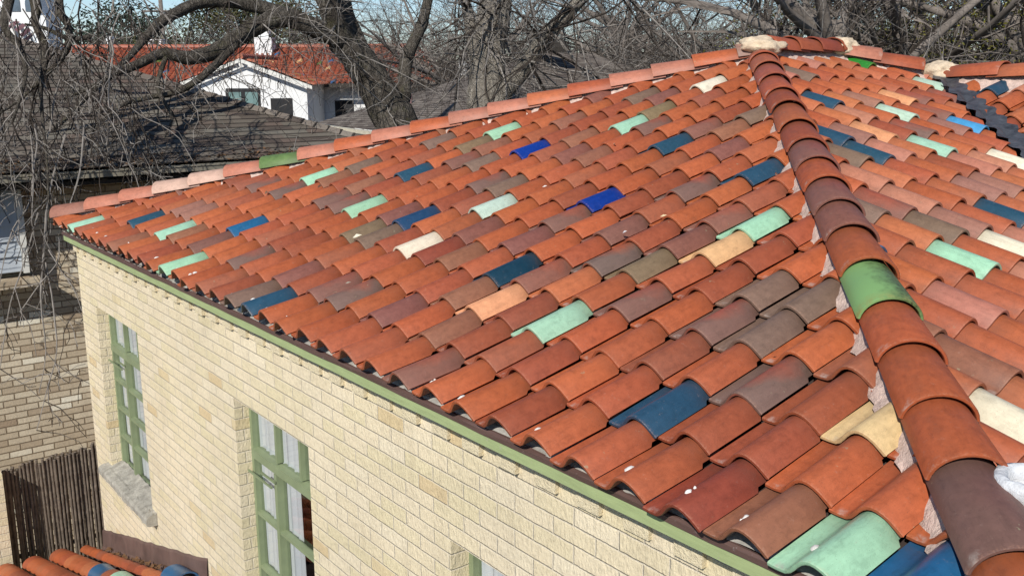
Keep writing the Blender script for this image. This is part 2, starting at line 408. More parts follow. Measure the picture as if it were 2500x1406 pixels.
# colours (albedo)
K = 1 / 1.12
PAL = {
 'orange': lin(182, 95, 56, K), 'orange2': lin(173, 88, 51, K), 'orange3': lin(188, 106, 68, K), 'redorange': lin(172, 88, 56, K),
 'deep': lin(156, 79, 51, K), 'red': lin(144, 68, 48, K), 'brown': lin(150, 96, 72, K), 'violet': lin(136, 84, 70, K),
 'mauve': lin(158, 108, 90, K), 'pinkish': lin(188, 120, 96, K), 'grey': lin(128, 101, 84, K), 'olive': lin(130, 108, 80, K),
 'flash': lin(166, 84, 60, K), 'oliveflash': lin(172, 86, 54, K),
 'mint': lin(166, 207, 172, K), 'pale': lin(188, 208, 182, K), 'steel': lin(44, 78, 98, K), 'azure': lin(38, 96, 136, K),
 'cobalt': lin(16, 54, 138, K), 'navy': lin(36, 66, 96, K), 'teal': lin(26, 58, 74, K), 'cream': lin(250, 235, 205, K * 0.92),
 'stain': lin(226, 188, 142, K * 0.9), 'tan': lin(232, 180, 130, K * 0.9), 'peach': lin(224, 154, 108, K), 'green': lin(48, 132, 46, K),
 'sky': lin(76, 152, 200, K)}
GLAZED = {'mint': 'mint green', 'pale': 'pale weathered mint', 'steel': 'slate blue', 'azure': 'bright azure', 'cobalt': 'cobalt blue',
          'navy': 'navy blue with pale streaks', 'teal': 'dark teal', 'cream': 'cream white', 'stain': 'stained cream', 'tan': 'chipped tan',
          'peach': 'peach', 'green': 'grass green', 'sky': 'speckled sky blue'}
FR = {(2,0):'mint',(5,1):'steel',(6,2):'mauve',(7,0):'brown',(7,2):'mauve',(7,7):'olive',(8,1):'mint',(9,1):'brown',(9,5):'mint',(10,6):'grey',(11,1):'violet',(11,2):'azure',(11,8):'grey',(12,0):'mint',(12,4):'flash',(13,4):'flash',(13,6):'steel',(13,8):'olive',(13,9):'mint',(14,4):'mint',(14,8):'brown',(14,12):'violet',(15,7):'grey',(15,10):'brown',(16,3):'olive',(16,4):'violet',(16,8):'cobalt',(16,12):'grey',(17,0):'grey',(17,1):'violet',(17,3):'grey',(17,4):'navy',(17,6):'flash',(17,9):'brown',(17,12):'violet',(18,0):'steel',(18,6):'grey',(18,8):'violet',(18,10):'mint',(18,11):'olive',(18,13):'cream',(19,1):'flash',(19,3):'cream',(19,5):'pale',(19,8):'brown',(20,1):'flash',(20,3):'red',(20,4):'violet',(21,3):'brown',(21,9):'steel',(22,1):'violet',(22,4):'violet',(22,5):'flash',(22,6):'cobalt',(22,10):'brown',(22,11):'grey',(23,2):'brown',(23,3):'teal',(23,9):'violet',(24,1):'brown',(24,2):'peach',(24,3):'flash',(24,5):'violet',(25,0):'flash',(25,1):'deep',(25,4):'oliveflash',(25,8):'steel',(26,2):'mint',(26,4):'olive',(26,5):'violet',(26,6):'flash',(27,1):'deep',(27,3):'flash',(27,5):'tan',(27,6):'mint',(28,0):'deep',(28,4):'deep',(29,2):'deep',(29,4):'grey',(30,1):'steel',(30,3):'grey',(30,4):'grey',(31,2):'flash',(32,0):'red',(32,1):'deep',(33,2):'stain',(34,0):'mint',(35,0):'azure',(10,5):'brown',(8,0):'orange'}
SR = {(23,15):'green',(24,13):'pale',(18,11):'pale',(16,9):'mint',(9,5):'mint',(20,10):'sky',(16,12):'steel',(13,10):'steel',(13,9):'steel',(13,6):'steel',(18,8):'cream',(11,5):'cream',(4,2):'cream',(15,10):'peach',(12,9):'grey',(18,14):'grey',(10,6):'grey',(9,7):'grey',(14,7):'mauve',(11,6):'mauve',(19,10):'mauve',(10,7):'flash',(18,12):'mauve',(17,10):'flash',(24,12):'mauve',(21,16):'mauve',(5,3):'brown',(7,4):'pinkish',(5,4):'brown',(15,8):'deep',(16,10):'deep',(20,12):'peach',(7,6):'azure',(10,4):'pinkish',(14,9):'pinkish',(15,7):'mauve'}

def rand_type(side):
    r = rng.random()
    if side == 'front':
        seq = [('orange', .26), ('orange2', .32), ('redorange', .23), ('orange3', .02), ('deep', .14), ('brown', .01), ('flash', .02)]
    else:
        seq = [('orange', .28), ('orange2', .16), ('redorange', .18), ('orange3', .18), ('deep', .04), ('pinkish', .10), ('mauve', .03), ('flash', .03)]
    for n_, p in seq:
        r -= p
        if r < 0: return n_
    return 'orange'
def tcol(ty):
    c = np.array(PAL[ty]); f = 1 + rng.uniform(-.07, .07)
    c = c * f * np.array([.945, .98 + rng.uniform(-.05, .05), 1 + rng.uniform(-.06, .06)])
    al = {'flash': rng.uniform(.55, .95), 'oliveflash': 1.0, 'violflash': .45, 'violbrown': .3}.get(ty, 0.0)
    if al == 0 and ty in ('orange', 'orange2', 'redorange', 'pinkish', 'deep', 'violet') and rng.random() < .16: al = rng.uniform(.10, .35)
    return (*c, al)

# S-tile cross-section: flat pan on the left, round crest on the right
def s_profile():
    P = [(-0.002, 0.0005), (0.010, -0.001), (0.026, -0.002), (0.046, -0.001), (0.058, 0.006), (0.070, 0.019), (0.083, 0.035), (0.097, 0.0490),
         (0.112, 0.0585), (0.128, 0.0630), (0.145, 0.0615), (0.163, 0.0545), (0.181, 0.0425), (0.198, 0.0260), (0.2130, 0.0098)]
    return np.array(P)
PR = s_profile()
def offset_profile(P, d):
    t = np.gradient(P, axis=0); n = np.c_[t[:, 1], -t[:, 0]]; n /= np.linalg.norm(n, axis=1)[:, None]
    return P + n * d
PB = offset_profile(PR, 0.0125)
LOOP = np.r_[PR, PB[::-1]]                     # closed loop of the section
NP = len(PR); NLP = len(LOOP)
UN = np.r_[(PR[:, 0]) / W, (PB[::-1][:, 0]) / W]
SEC = [(0.0, 0.0025), (0.004, 0.0), (0.15, 0.0), (E - .024, 0.0), (E - .004, 0.0), (TL, 0.0)]   # rounded nose at the lower end
def tile_geo(dv, rot, lift, warp):
    V = []; UV = []
    for k, (v, ins) in enumerate(SEC):
        z0 = (0.020 + lift) * (1 - v / E) - 0.030
        for q in range(NLP):
            u, z = LOOP[q]
            if k >= 4 and u > .15: u = .15 + (u - .15) * .74; z += .003
            if ins and q < NP: z -= ins
            if k == 0 and q >= NP: z += 0.0012
            uu = u + rot * v
            V.append((uu, v + dv + rot * -u, z + z0 + warp * (u - 0.1) * v))
            UV.append((UN[q] if q < NP else UN[q], (v / TL) if q < NP else 0.9))
    F = []
    K_ = len(SEC)
    for k in range(K_ - 1):
        for q in range(NLP):
            F.append((k*NLP+q, k*NLP+(q+1) % NLP, (k+1)*NLP+(q+1) % NLP, (k+1)*NLP+q))
    for q in range(NP - 1):
        a, b_ = q, q + 1; c_, d_ = NLP - 2 - q, NLP - 1 - q
        F.append((b_, a, d_, c_))
        o = (K_ - 1) * NLP
        F.append((o + a, o + b_, o + c_, o + d_))
    return np.array(V), F, UV

def clip_mesh(V, F, UV, planes):
    """cut a tile with vertical planes (point, inward normal); None when nothing is left"""
    need = []
    for p, n in planes:
        d = (V - p) @ n
        if d.max() < 0.012: return None
        if d.min() < 0: need.append((p, n))
    if not need: return V, F, UV
    bm = bmesh.new(); lay = bm.verts.layers.float_vector.new('q')
    vs = [bm.verts.new(p) for p in V]
    for a, u in zip(vs, UV): a[lay] = (u[0], u[1], 0)
    for f in F: bm.faces.new([vs[i] for i in f])
    for p, n in need:
        jp = np.array(n)
        bmesh.ops.bisect_plane(bm, geom=bm.verts[:] + bm.edges[:] + bm.faces[:], plane_co=Vector(p), plane_no=Vector(jp), clear_inner=True, clear_outer=False)
        if not bm.faces: bm.free(); return None
        ed = [e for e in bm.edges if e.is_boundary]
        bmesh.ops.holes_fill(bm, edges=ed, sides=0)
    bm.verts.index_update()
    V2 = np.array([v.co[:] for v in bm.verts]); U2 = [(v[lay][0], v[lay][1]) for v in bm.verts]
    F2 = [tuple(v.index for v in f.verts) for f in bm.faces]
    bm.free()
    return (V2, F2, U2) if len(F2) else None

q2 = 1 / math.sqrt(2)
def A3(*p): return np.array(p, float)
HC = 0.30                                         # left hip: y = x + HC
front_pl = [(A3(0, HC - .075, 0), A3(q2, -q2, 0)), (A3(XR - .095, 0, 0), A3(-q2, -q2, 0))]
right_pl = [(A3(XR + .075, 0, 0), A3(q2, q2, 0)), (A3(XA + .055, 0, 0), A3(1, 0, 0)),
            (A3(XA, YB - .07, 0), A3(q2, -q2, 0)), (A3(VX + VY - .085, 0, 0), A3(-q2, -q2, 0))]
wing_pl = [(A3(VX + VY + .055, 0, 0), A3(q2, q2, 0)), (A3(0, VY - .05, 0), A3(0, -1, 0))]

roof = None
tiles_mb = MB(); glz = []
dabs = []
def place_tiles(side, O, U, V, irange, jrange, planes, table):
    U, V = np.array(U), np.array(V); Nn = np.cross(U, V)
    for j in jrange:
        for i in irange:
            ty = table.get((i, j)) or rand_type(side)
            row0 = (j == 0)
            du = 0.0
            if side == 'front': du = .33 * math.exp(-((i - 14.5) / 4.5) ** 2) * min(1, max(0, j / 3)) * W
            u0 = ((i - 1) if side != 'right' else (i - .27)) * W + du + rng.uniform(-.004, .004)
            v0 = j * E - (0.005 if row0 else 0)
            Vl, F, UV = tile_geo(rng.uniform(-.010, .010) - (.02 if rng.random() < .03 else 0), rng.gauss(0, .009), (.012 if row0 else 0) + rng.uniform(-.002, .005), rng.uniform(-.03, .03))
            Vw = O + np.outer(Vl[:, 0] + u0, U) + np.outer(Vl[:, 1] + v0, V) + np.outer(Vl[:, 2], Nn)
            r = clip_mesh(Vw, F, UV, [(p + n * rng.uniform(-.015, .02), n) for p, n in planes])
            if r is None: continue
            col = tcol(ty)
            if ty in GLAZED: glz.append((side, i, j, ty, r, col))
            else: tiles_mb.add(r[0], r[1], col=col, uv=r[2])
            if side == 'front' and row0 and i > -1:
                for _ in range(rng.choice([0, 0, 1, 1, 2])):
                    uu = u0 + rng.uniform(.085, .12); vv = rng.uniform(.04, .085)
                    zz = np.interp(uu - u0, PR[:, 0], PR[:, 1]) + .020 * (1 - vv / E) - .028 + .012
                    dabs.append((O + U * uu + V * (v0 + vv) + Nn * zz, U, V, Nn, rng.uniform(.004, .015)))
place_tiles('front', A3(0, 0, 0), (1, 0, 0), (0, cs, sn), range(-1, 39), range(0, 16), front_pl, FR)
place_tiles('right', A3(XR + .045, .035, -.045 * tt), (0, 1, 0), (-cs, 0, sn), range(-1, 27), range(0, 17), right_pl, SR)
zw0 = VZ - 7 * E * sn; 
place_tiles('wing', A3(VX, VY - .05 - 7 * E * cs, VZ - .05 * tt - 7 * E * sn), (1, 0, 0), (0, cs, sn), range(0, 26), range(0, 8), wing_pl,
            {(3, 6): 'steel', (6, 5): 'mint', (5, 6): 'orange', (7, 4): 'peach', (8, 6): 'pale'})

roof = hb(MB(), 'roof', M_DECK, house)
# deck under the tiles, with real thickness
dk = MB(); dz = -.062
def slab(pts, th=.03):
    n = len(pts); vs = [A3(*p) for p in pts] + [A3(*p) - A3(0, 0, th) for p in pts]
    dk.add(vs, [tuple(range(n)), tuple(range(n, 2*n))[::-1]] + [(i, i+n, (i+1) % n + n, (i+1) % n) for i in range(n)])
apz = YA * tt + dz
slab([(-.26, .05, .05*tt+dz), (XR - .05, .05, .05*tt+dz), (XA, YA, apz)])
slab([(XR-.05, .05, .05*tt+dz), (XR - .05, 8.9, .05*tt+dz), (XA, YB, apz), (XA, YA, apz)])
slab([(-.26, .05, .05*tt+dz), (XA, YA, apz), (XA, YB, apz), (-.26, 8.9, .05*tt+dz)])
slab([(-.26, 8.9, .05*tt+dz), (XA, YB, apz), (XR - .05, 8.9, .05*tt+dz)])
slab([(VX, VY, VZ+dz), (VX + 3.4, VY - 3.4, VZ + dz - 3.4*tt), (12, VY - 3.4, VZ + dz - 3.4*tt), (12, VY, VZ + dz)])
slab([(VX, VY, VZ+dz), (12, VY, VZ+dz), (12, VY + 3.4, VZ + dz - 3.4*tt), (VX - .4, VY + 3.4, VZ + dz - 3.4*tt)])
for a, b_ in zip(dk.v, dk.f): pass
me = roof.data
tmp = dk.build('deck_tmp', M_DECK); me2 = tmp.data; bpy.data.objects.remove(tmp); roof.data = me2; me2.name = 'roof'; bpy.data.meshes.remove(me)

for c, U, V, Nn, r in dabs:
    n = 9; a0 = rng.random() * 6
    ring = [c + (U * math.cos(a0 + 2*math.pi*k/n) + V * math.sin(a0 + 2*math.pi*k/n) * 1.25) * r * rng.uniform(.7, 1.15) - Nn * .003 for k in range(n)]
    ring2 = [c + (p - c) * rng.uniform(.45, .8) + Nn * .003 for p in ring]
    vs = ring + ring2 + [c + Nn * .004]
    tiles_mb.add(vs, [(k, (k+1) % n, n+(k+1) % n, n+k) for k in range(n)] + [(n+k, n+(k+1) % n, 2*n) for k in range(n)], col=(.74, .70, .64, 0), uv=[(.6, .5)] * len(vs))
nF = A3(0, -sn, cs)
for (px, py, r_, cc_) in ((1525, 567, .016, (.8, .8, .8)), (872, 577, .03, (.8, .72, .55)), (1620, 527, .014, (.75, .6, .35)), (1640, 600, .008, (.7, .6, .5)), (850, 690, .012, (.3, .26, .2)), (1895, 425, .01, (.7, .6, .5)), (1860, 200, .014, (.45, .3, .15)), (1500, 352, .012, (.75, .6, .4)), (1330, 455, .01, (.8, .8, .75)), (650, 470, .016, (.2, .12, .07)), (780, 455, .02, (.15, .07, .04)), (1890, 855, .012, (.6, .6, .5))):
    d_ = np.array([(px - 1250) / FPX, (py - 703) / FPX, 1.0]) @ CR; q_ = CC + d_ * ((.036 - CC @ nF) / (d_ @ nF))
    e1 = A3(rng.uniform(-1, 1), rng.uniform(-1, 1), .3); e1 /= np.linalg.norm(e1); e2 = np.cross(nF, e1); e2 /= np.linalg.norm(e2)
    vs = [q_ - e1 * r_ * 1.5, q_ - e2 * r_ * .7, q_ + e1 * r_ * 1.5, q_ + e2 * r_ * .7, q_ + nF * r_ * .5]
    tiles_mb.add(vs, [(0, 1, 4), (1, 2, 4), (2, 3, 4), (3, 0, 4)], col=(*cc_, 0), uv=[(.6, .5)] * 5)
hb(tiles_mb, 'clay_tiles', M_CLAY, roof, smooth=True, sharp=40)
SIDE_TXT = {'front': 'on the front slope', 'right': 'on the right hand slope', 'wing': 'on the wing roof'}
for side, i, j, ty, r, col in glz:
    mb = MB(); mb.add(r[0], r[1], col=col, uv=r[2])
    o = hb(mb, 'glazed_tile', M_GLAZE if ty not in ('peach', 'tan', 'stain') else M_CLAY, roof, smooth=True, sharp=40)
    tag(o, GLAZED[ty] + ' glazed tile ' + SIDE_TXT[side])

# hip and ridge tiles: tapered half-barrels
def hip_tile(p, d, length, r0, r1, col, mat, lift0, cap=False, squash=.86):
    d = np.array(d, float); d /= np.linalg.norm(d)
    side = np.cross(d, A3(0, 0, 1)); side /= np.linalg.norm(side); up = np.cross(side, d)
    nA = 17; th = .0135; V = []; UV = []
    secs = [(0, .003), (.005, 0), (length * .5, 0), (length, 0)]
    for k, (s_, ins) in enumerate(secs):
        f = s_ / length; r = r0 + (r1 - r0) * f - ins; lf = lift0 * (1 - f)
        for q in range(nA):
            a = R_(-84 + 168 * q / (nA - 1))
            V.append(p + d * s_ + side * r * math.sin(a) + up * (r * math.cos(a) * squash + lf)); UV.append((q / nA, f))
        for q in range(nA)[::-1]:
            a = R_(-84 + 168 * q / (nA - 1)); ri = r - th + 2 * ins
            V.append(p + d * s_ + side * ri * math.sin(a) + up * (ri * math.cos(a) * squash + lf)); UV.append((q / nA, .9))
    n2 = 2 * nA; F = []
    for k in range(3):
        for q in range(n2):
            F.append((k*n2+q, (k+1)*n2+q, (k+1)*n2+(q+1) % n2, k*n2+(q+1) % n2))
    for q in range(nA - 1):
        F.append((q, q+1, n2-2-q, n2-1-q)); o = 3*n2; F.append((o+q+1, o+q, o+n2-1-q, o+n2-2-q))
    if cap:   # closed rounded end of the starter tile
        F.append(tuple(range(nA)))
    mb = MB(); mb.add(V, F, col=col, uv=UV)
    return hb(mb, 'hip_tile', mat, roof, smooth=True, sharp=40)
EXP = .307
AX = .006
dl = A3(cs and 1, 1, tt) / np.linalg.norm([1, 1, tt])
lcols = ['mauve', 'pinkish', 'pinkish', 'whit', 'whit', 'pinkish', 'moss', 'pinkish', 'orange', 'pinkish', 'orange', 'pinkish', 'pinkish', 'orange3', 'redorange', 'pinkish', 'pinkish', 'orange', 'greyflash']
PAL['whit'] = lin(206, 170, 150, K); PAL['moss'] = lin(98, 124, 70, K); PAL['greyflash'] = lin(190, 140, 118, K)
st = A3(-.255, .045, .0)
for k, ty in enumerate(lcols):
    p = st + dl * (k * EXP + rng.uniform(-.006, .006)); p[2] = p[1] * tt + AX
    length = .40 if k < 18 else .20
    jx = rng.uniform(-.014, .014)
    d = dl + A3(jx, -jx, rng.uniform(-.006, .006))
    c = tcol('pinkish' if ty in ('whit', 'moss', 'greyflash') else ty); c = (*np.array(PAL[ty]), .7 if ty == 'greyflash' else c[3])
    o = hip_tile(p, d, length, .116, .099, c, M_CLAY, .020, cap=(k == 0))
    if ty == 'moss': tag(o, 'mossy green hip tile among the terracotta hip tiles')
    if k == 0: tag(o, 'mauve rounded starter tile at the low end of the left hip')
rcols = ['redorange', 'redorange', 'redorange', 'mauveflash', 'redorange', 'deep', 'orange2', 'deep', 'violflash', 'orange2', 'violflash', 'violet', 'orange2', 'mint', 'orange2', 'orange2', 'orange2', 'violbrown', 'orange2']
PAL['violflash'] = lin(146, 82, 66, K); PAL['violbrown'] = lin(118, 80, 70, K)
PAL['mauveflash'] = lin(160, 84, 64, K)
dr = A3(-1, 1, tt) / np.linalg.norm([-1, 1, tt])
nR = 18
top = A3(XA, YA, 0)
# lower ends measured from the apex down, tile 0 nearest the apex
rims = [.02, .20, .47, .80, 1.14, 1.43, 1.80, 2.13, 2.42, 2.69, 2.97, 3.24, 3.56, 3.88, 4.16, 4.46, 4.73, 5.06, 5.36, 5.66]
for k, s_ in enumerate(rims):
    s_ += .14 + .006 * k if k else .06
    x = XA + s_ * q2; y = YA - s_ * q2
    p = A3(x, y, y * tt + AX)
    jx = rng.uniform(-.010, .010)
    ty = rcols[min(k, len(rcols) - 1)]
    c = tcol(ty)
    o = hip_tile(p, dr + A3(jx, jx, 0), (.43 if k > 1 else .2), .109, .094, c, M_MOULD if ty == 'mint' else M_CLAY, .020)
    if ty == 'mint':
        tag(o, 'mint green hip tile with a black mould stain'); moss_tile = o
# ridge, back hip, wing ridge
for k in range(4):
    hip_tile(A3(XA, YA + .06 + k * .27, YA * tt + AX + .02), A3(0, 1, .0), .40 if k < 3 else .14, .128, .112, tcol(['redorange', 'deep', 'red', 'deep'][k]), M_CLAY, .02)
db = A3(-1, -1, tt) / np.linalg.norm([1, 1, tt])
for k, s_ in enumerate([.62, .30]):
    p = A3(XA + s_ * q2, YB + s_ * q2, (YA - s_ * q2) * tt + AX + .01)
    hip_tile(p, db, .38, .125, .11, tcol('pinkish' if k == 1 else 'redorange'), M_CLAY, .02)
for k in range(14):
    hip_tile(A3(VX + .52 + k * .34, VY, VZ + AX + .01), A3(-1, 0, 0), .43, .128, .112, tcol(['redorange', 'orange3', 'pinkish', 'orange', 'orange2'][k % 5]), M_CLAY, .02)

# mortar bedding under hips and ridges
def mortar_run(a, b_, wd, ht, name='hip_mortar'):
    a, b_ = np.array(a, float), np.array(b_, float); d = b_ - a; Ln = np.linalg.norm(d); d /= Ln
    side = np.cross(d, A3(0, 0, 1)); side /= np.linalg.norm(side)
    n = int(Ln / .025); V = []; F = []; m_ = 9
    for k in range(n + 1):
        for q in range(m_):
            f = -1 + 2 * q / (m_ - 1)
            z = ht * (1 - abs(f) ** 2.2) - .055 * abs(f) + rng.uniform(-.006, .006)
            V.append(a + d * (Ln * k / n) + side * (wd * f + rng.uniform(-.012, .012)) + A3(0, 0, z))
    for k in range(n):
        for q in range(m_ - 1): F.append((k*m_+q, k*m_+q+1, (k+1)*m_+q+1, (k+1)*m_+q))
    mb = MB(); mb.add(V, F); return hb(mb, name, M_MORT, roof, smooth=True)
mortar_run((-.2, .1, .1*tt + .005), (XA, YA, YA*tt + .005), .12, .055)
mortar_run((XR - .1, .1, .1*tt + .008), (XA, YA, YA*tt + .008), .128, .058)
mortar_run((XA, YA, YA*tt + .02), (XA, YB, YA*tt + .02), .125, .05, 'ridge_mortar')
mortar_run((XA, YB, YA*tt + .01), (VX, VY, VZ + .01), .13, .05)
mortar_run((VX, VY, VZ - .03), (9.6, VY, VZ - .03), .17, .09, 'ridge_mortar')
def lump(c, r, sq, seed, name='mortar_cap'):
    bm = bmesh.new(); bmesh.ops.create_icosphere(bm, subdivisions=4, radius=1)
    from mathutils import noise as mn
    for v in bm.verts:
        p = v.co.copy(); f = 1 + .30 * mn.noise(p * 1.8 + Vector((seed, 0, 0))) + .12 * mn.noise(p * 6 + Vector((0, seed, 0)))
        v.co = Vector((p.x * r[0] * f, p.y * r[1] * f, p.z * r[2] * f)) + Vector(c)
    mb = MB(); mb.add([v.co[:] for v in bm.verts], [tuple(v.index for v in f.verts) for f in bm.faces]); bm.free()
    return hb(mb, name, M_CAPM, roof, smooth=True)
lump((XA, YA, YA*tt + .07), (.17, .17, .072), 1, 1)
lump((XA, YB + .03, YA*tt + .07), (.14, .14, .085), 1, 5)
lump((VX + .03, VY, VZ + .065), (.15, .14, .085), 1, 9)

# lead valley dressed over the tile ends
V = []; F = []; n = 130; m_ = 11
for k in range(n + 1):
    s_ = .06 + 4.4 * k / n
    c = A3(VX + s_, VY - s_, VZ - s_ * tt)
    for q in range(m_):
        f = -1 + 2 * q / (m_ - 1)
        z = .052 + .014 * abs(f) * (.5 + .5 * math.sin(s_ * 2 * math.pi / .148 + f * 1.2)) + .018 * math.sin(s_ * 21 + f * 2) * (1 - abs(f)) + abs(f) * .012
        wv = .074 + .016 * math.sin(s_ * 2 * math.pi / .148 + (1 if f > 0 else 2.2))
        V.append(c + A3(q2, q2, 0) * f * wv + A3(0, 0, z + abs(f) * wv * q2 * tt * .0))
for k in range(n):
    for q in range(m_ - 1): F.append((k*m_+q, k*m_+q+1, (k+1)*m_+q+1, (k+1)*m_+q))
mb = MB(); mb.add(V, F); hb(mb, 'valley_flashing', M_LEAD, roof, smooth=True)

# sealed vent pipe
vp = MB(); pc = A3(7.31, .485, .03); vz = .0
prof = [(.030, -.2), (.052, -.19)]
ring = 24; V = []; F = []
zs = [(1.3 * a_, b_) for a_, b_ in [(.058, -.10), (.061, .0), (.058, .02), (.062, .04), (.059, .065), (.063, .09), (.060, .115), (.064, .15), (.070, .165), (.073, .185), (.069, .20), (.058, .203), (.048, .196), (.042, .17), (.040, .10)]]
for r_, z in zs:
    for q in range(ring):
        a = 2 * math.pi * q / ring
        rr = r_ * (1 + .035 * math.sin(5 * a + z * 30) + rng.uniform(-.006, .006))
        V.append(pc + A3(rr * math.cos(a), rr * math.sin(a), z + rng.uniform(-.002, .002)))
for k in range(len(zs) - 1):
    for q in range(ring): F.append((k*ring+q, k*ring+(q+1) % ring, (k+1)*ring+(q+1) % ring, (k+1)*ring+q))
vp.add(V, F); hb(vp, 'vent_pipe', M_PIPE, roof, smooth=True)

# eave: fascia board, drip edge, bird-stop fill
def zf(x): return -.0715 + .0061 * x
fa = MB()
for xa, xb in ((-.115, 2.35), (2.353, 4.22), (4.223, XR + .03)):
    n_ = 12; V = []
    for k in range(n_ + 1):
        x = xa + (xb - xa) * k / n_; dy = rng.uniform(-.0015, .0015)
        V += [(x, .035 + dy, zf(x) - .056), (x, .035 + dy, zf(x)), (x, .058, zf(x)), (x, .058, zf(x) - .056)]
    fa.add(V, [(4*k+q, 4*k+(q+1) % 4, 4*k+4+(q+1) % 4, 4*k+4+q) for k in range(n_) for q in range(4)] + [(3, 2, 1, 0), (4*n_, 4*n_+1, 4*n_+2, 4*n_+3)])
    hb(fa, 'fascia', M_GREEN, house); fa = MB()
fb = MB(); fb.box((XR - .055, .06, -.118), (XR - .03, 5, -.052)); hb(fb, 'fascia', M_GREEN, house)
dr_ = MB()
xs = np.linspace(-.13, XR, 60)
V = []; F = []
for x in xs:
    for (y, z) in ((.030, -.014), (.027, .004), (.036, .010), (.044, .012), (.044, .004)):
        z += zf(x)
        V.append((x, y + rng.uniform(-.0015, .0015), z + rng.uniform(-.002, .002)))
for k in range(len(xs) - 1):
    for q in range(4): F.append((k*5+q, k*5+q+1, (k+1)*5+q+1, (k+1)*5+q))
dr_.add(V, F); hb(dr_, 'drip_edge', M_DRIP, house)
bf = MB(); V = []; F = []
xs = np.linspace(-.2, XR - .05, 220)
for x in xs:
    for (y, z) in ((.044, .008), (.070, .022), (.12, .031), (.2, .042)):
        z += zf(x)
        V.append((x, y + rng.uniform(-.006, .006), z + rng.uniform(-.005, .005)))
for k in range(len(xs) - 1):
    for q in range(3): F.append((k*4+q, k*4+q+1, (k+1)*4+q+1, (k+1)*4+q))
bf.add(V, F); hb(bf, 'eave_fill', M_FILL, house, smooth=True)

# walls with real openings
WY = .115; WX0 = -.085; WX1 = XR - .16; WZT = -.03; WZB = -5.8
WINS = [(.36, 1.385, -1.955, -.60), (3.13, 4.075, -2.40, -.615), (5.325, 6.25, -2.40, -.615)]
wl = MB(); xs = sorted({WX0, WX1, *[a for w_ in WINS for a in w_[:2]]}); zs = sorted({WZB, WZT, *[a for w_ in WINS for a in w_[2:]]})
DEP = .15
for xa, xb in zip(xs[:-1], xs[1:]):
    for za, zb in zip(zs[:-1], zs[1:]):
        if any(w_[0] - 1e-6 <= xa and xb <= w_[1] + 1e-6 and w_[2] - 1e-6 <= za and zb <= w_[3] + 1e-6 for w_ in WINS): continue
        wl.add([(xa, WY, za), (xb, WY, za), (xb, WY, zb), (xa, WY, zb)], [(0, 1, 2, 3)])
for a, b_, c, d in WINS:
    y0, y1 = WY, WY + DEP
    wl.add([(a, y0, c), (a, y0, d), (a, y1, d), (a, y1, c)], [(0, 1, 2, 3)])
    wl.add([(b_, y0, c), (b_, y1, c), (b_, y1, d), (b_, y0, d)], [(0, 1, 2, 3)])
    wl.add([(a, y0, d), (b_, y0, d), (b_, y1, d), (a, y1, d)], [(0, 1, 2, 3)])
    wl.add([(a, y0, c), (a, y1, c), (b_, y1, c), (b_, y0, c)], [(0, 1, 2, 3)])
wl.add([(WX0, WY, WZB), (WX0, WY, WZT), (WX0, 8.8, WZT), (WX0, 8.8, WZB)], [(0, 1, 2, 3)])
wl.add([(WX1, WY, WZB), (WX1, 8.8, WZB), (WX1, 8.8, WZT), (WX1, WY, WZT)], [(0, 1, 2, 3)])
wl.add([(WX0, 8.8, WZB), (WX0, 8.8, WZT), (WX1, 8.8, WZT), (WX1, 8.8, WZB)], [(0, 1, 2, 3)])
x = WX0 - .02
while x < WX1 - .2:
    z1 = zf(x) - .068; pj = rng.uniform(.016, .023)
    wl.box((x, WY - pj, z1 - .078), (x + .108, WY + .05, z1), mi=1); x += .2135
hb(wl, 'wall', [M_BRICK, M_RUG], house)

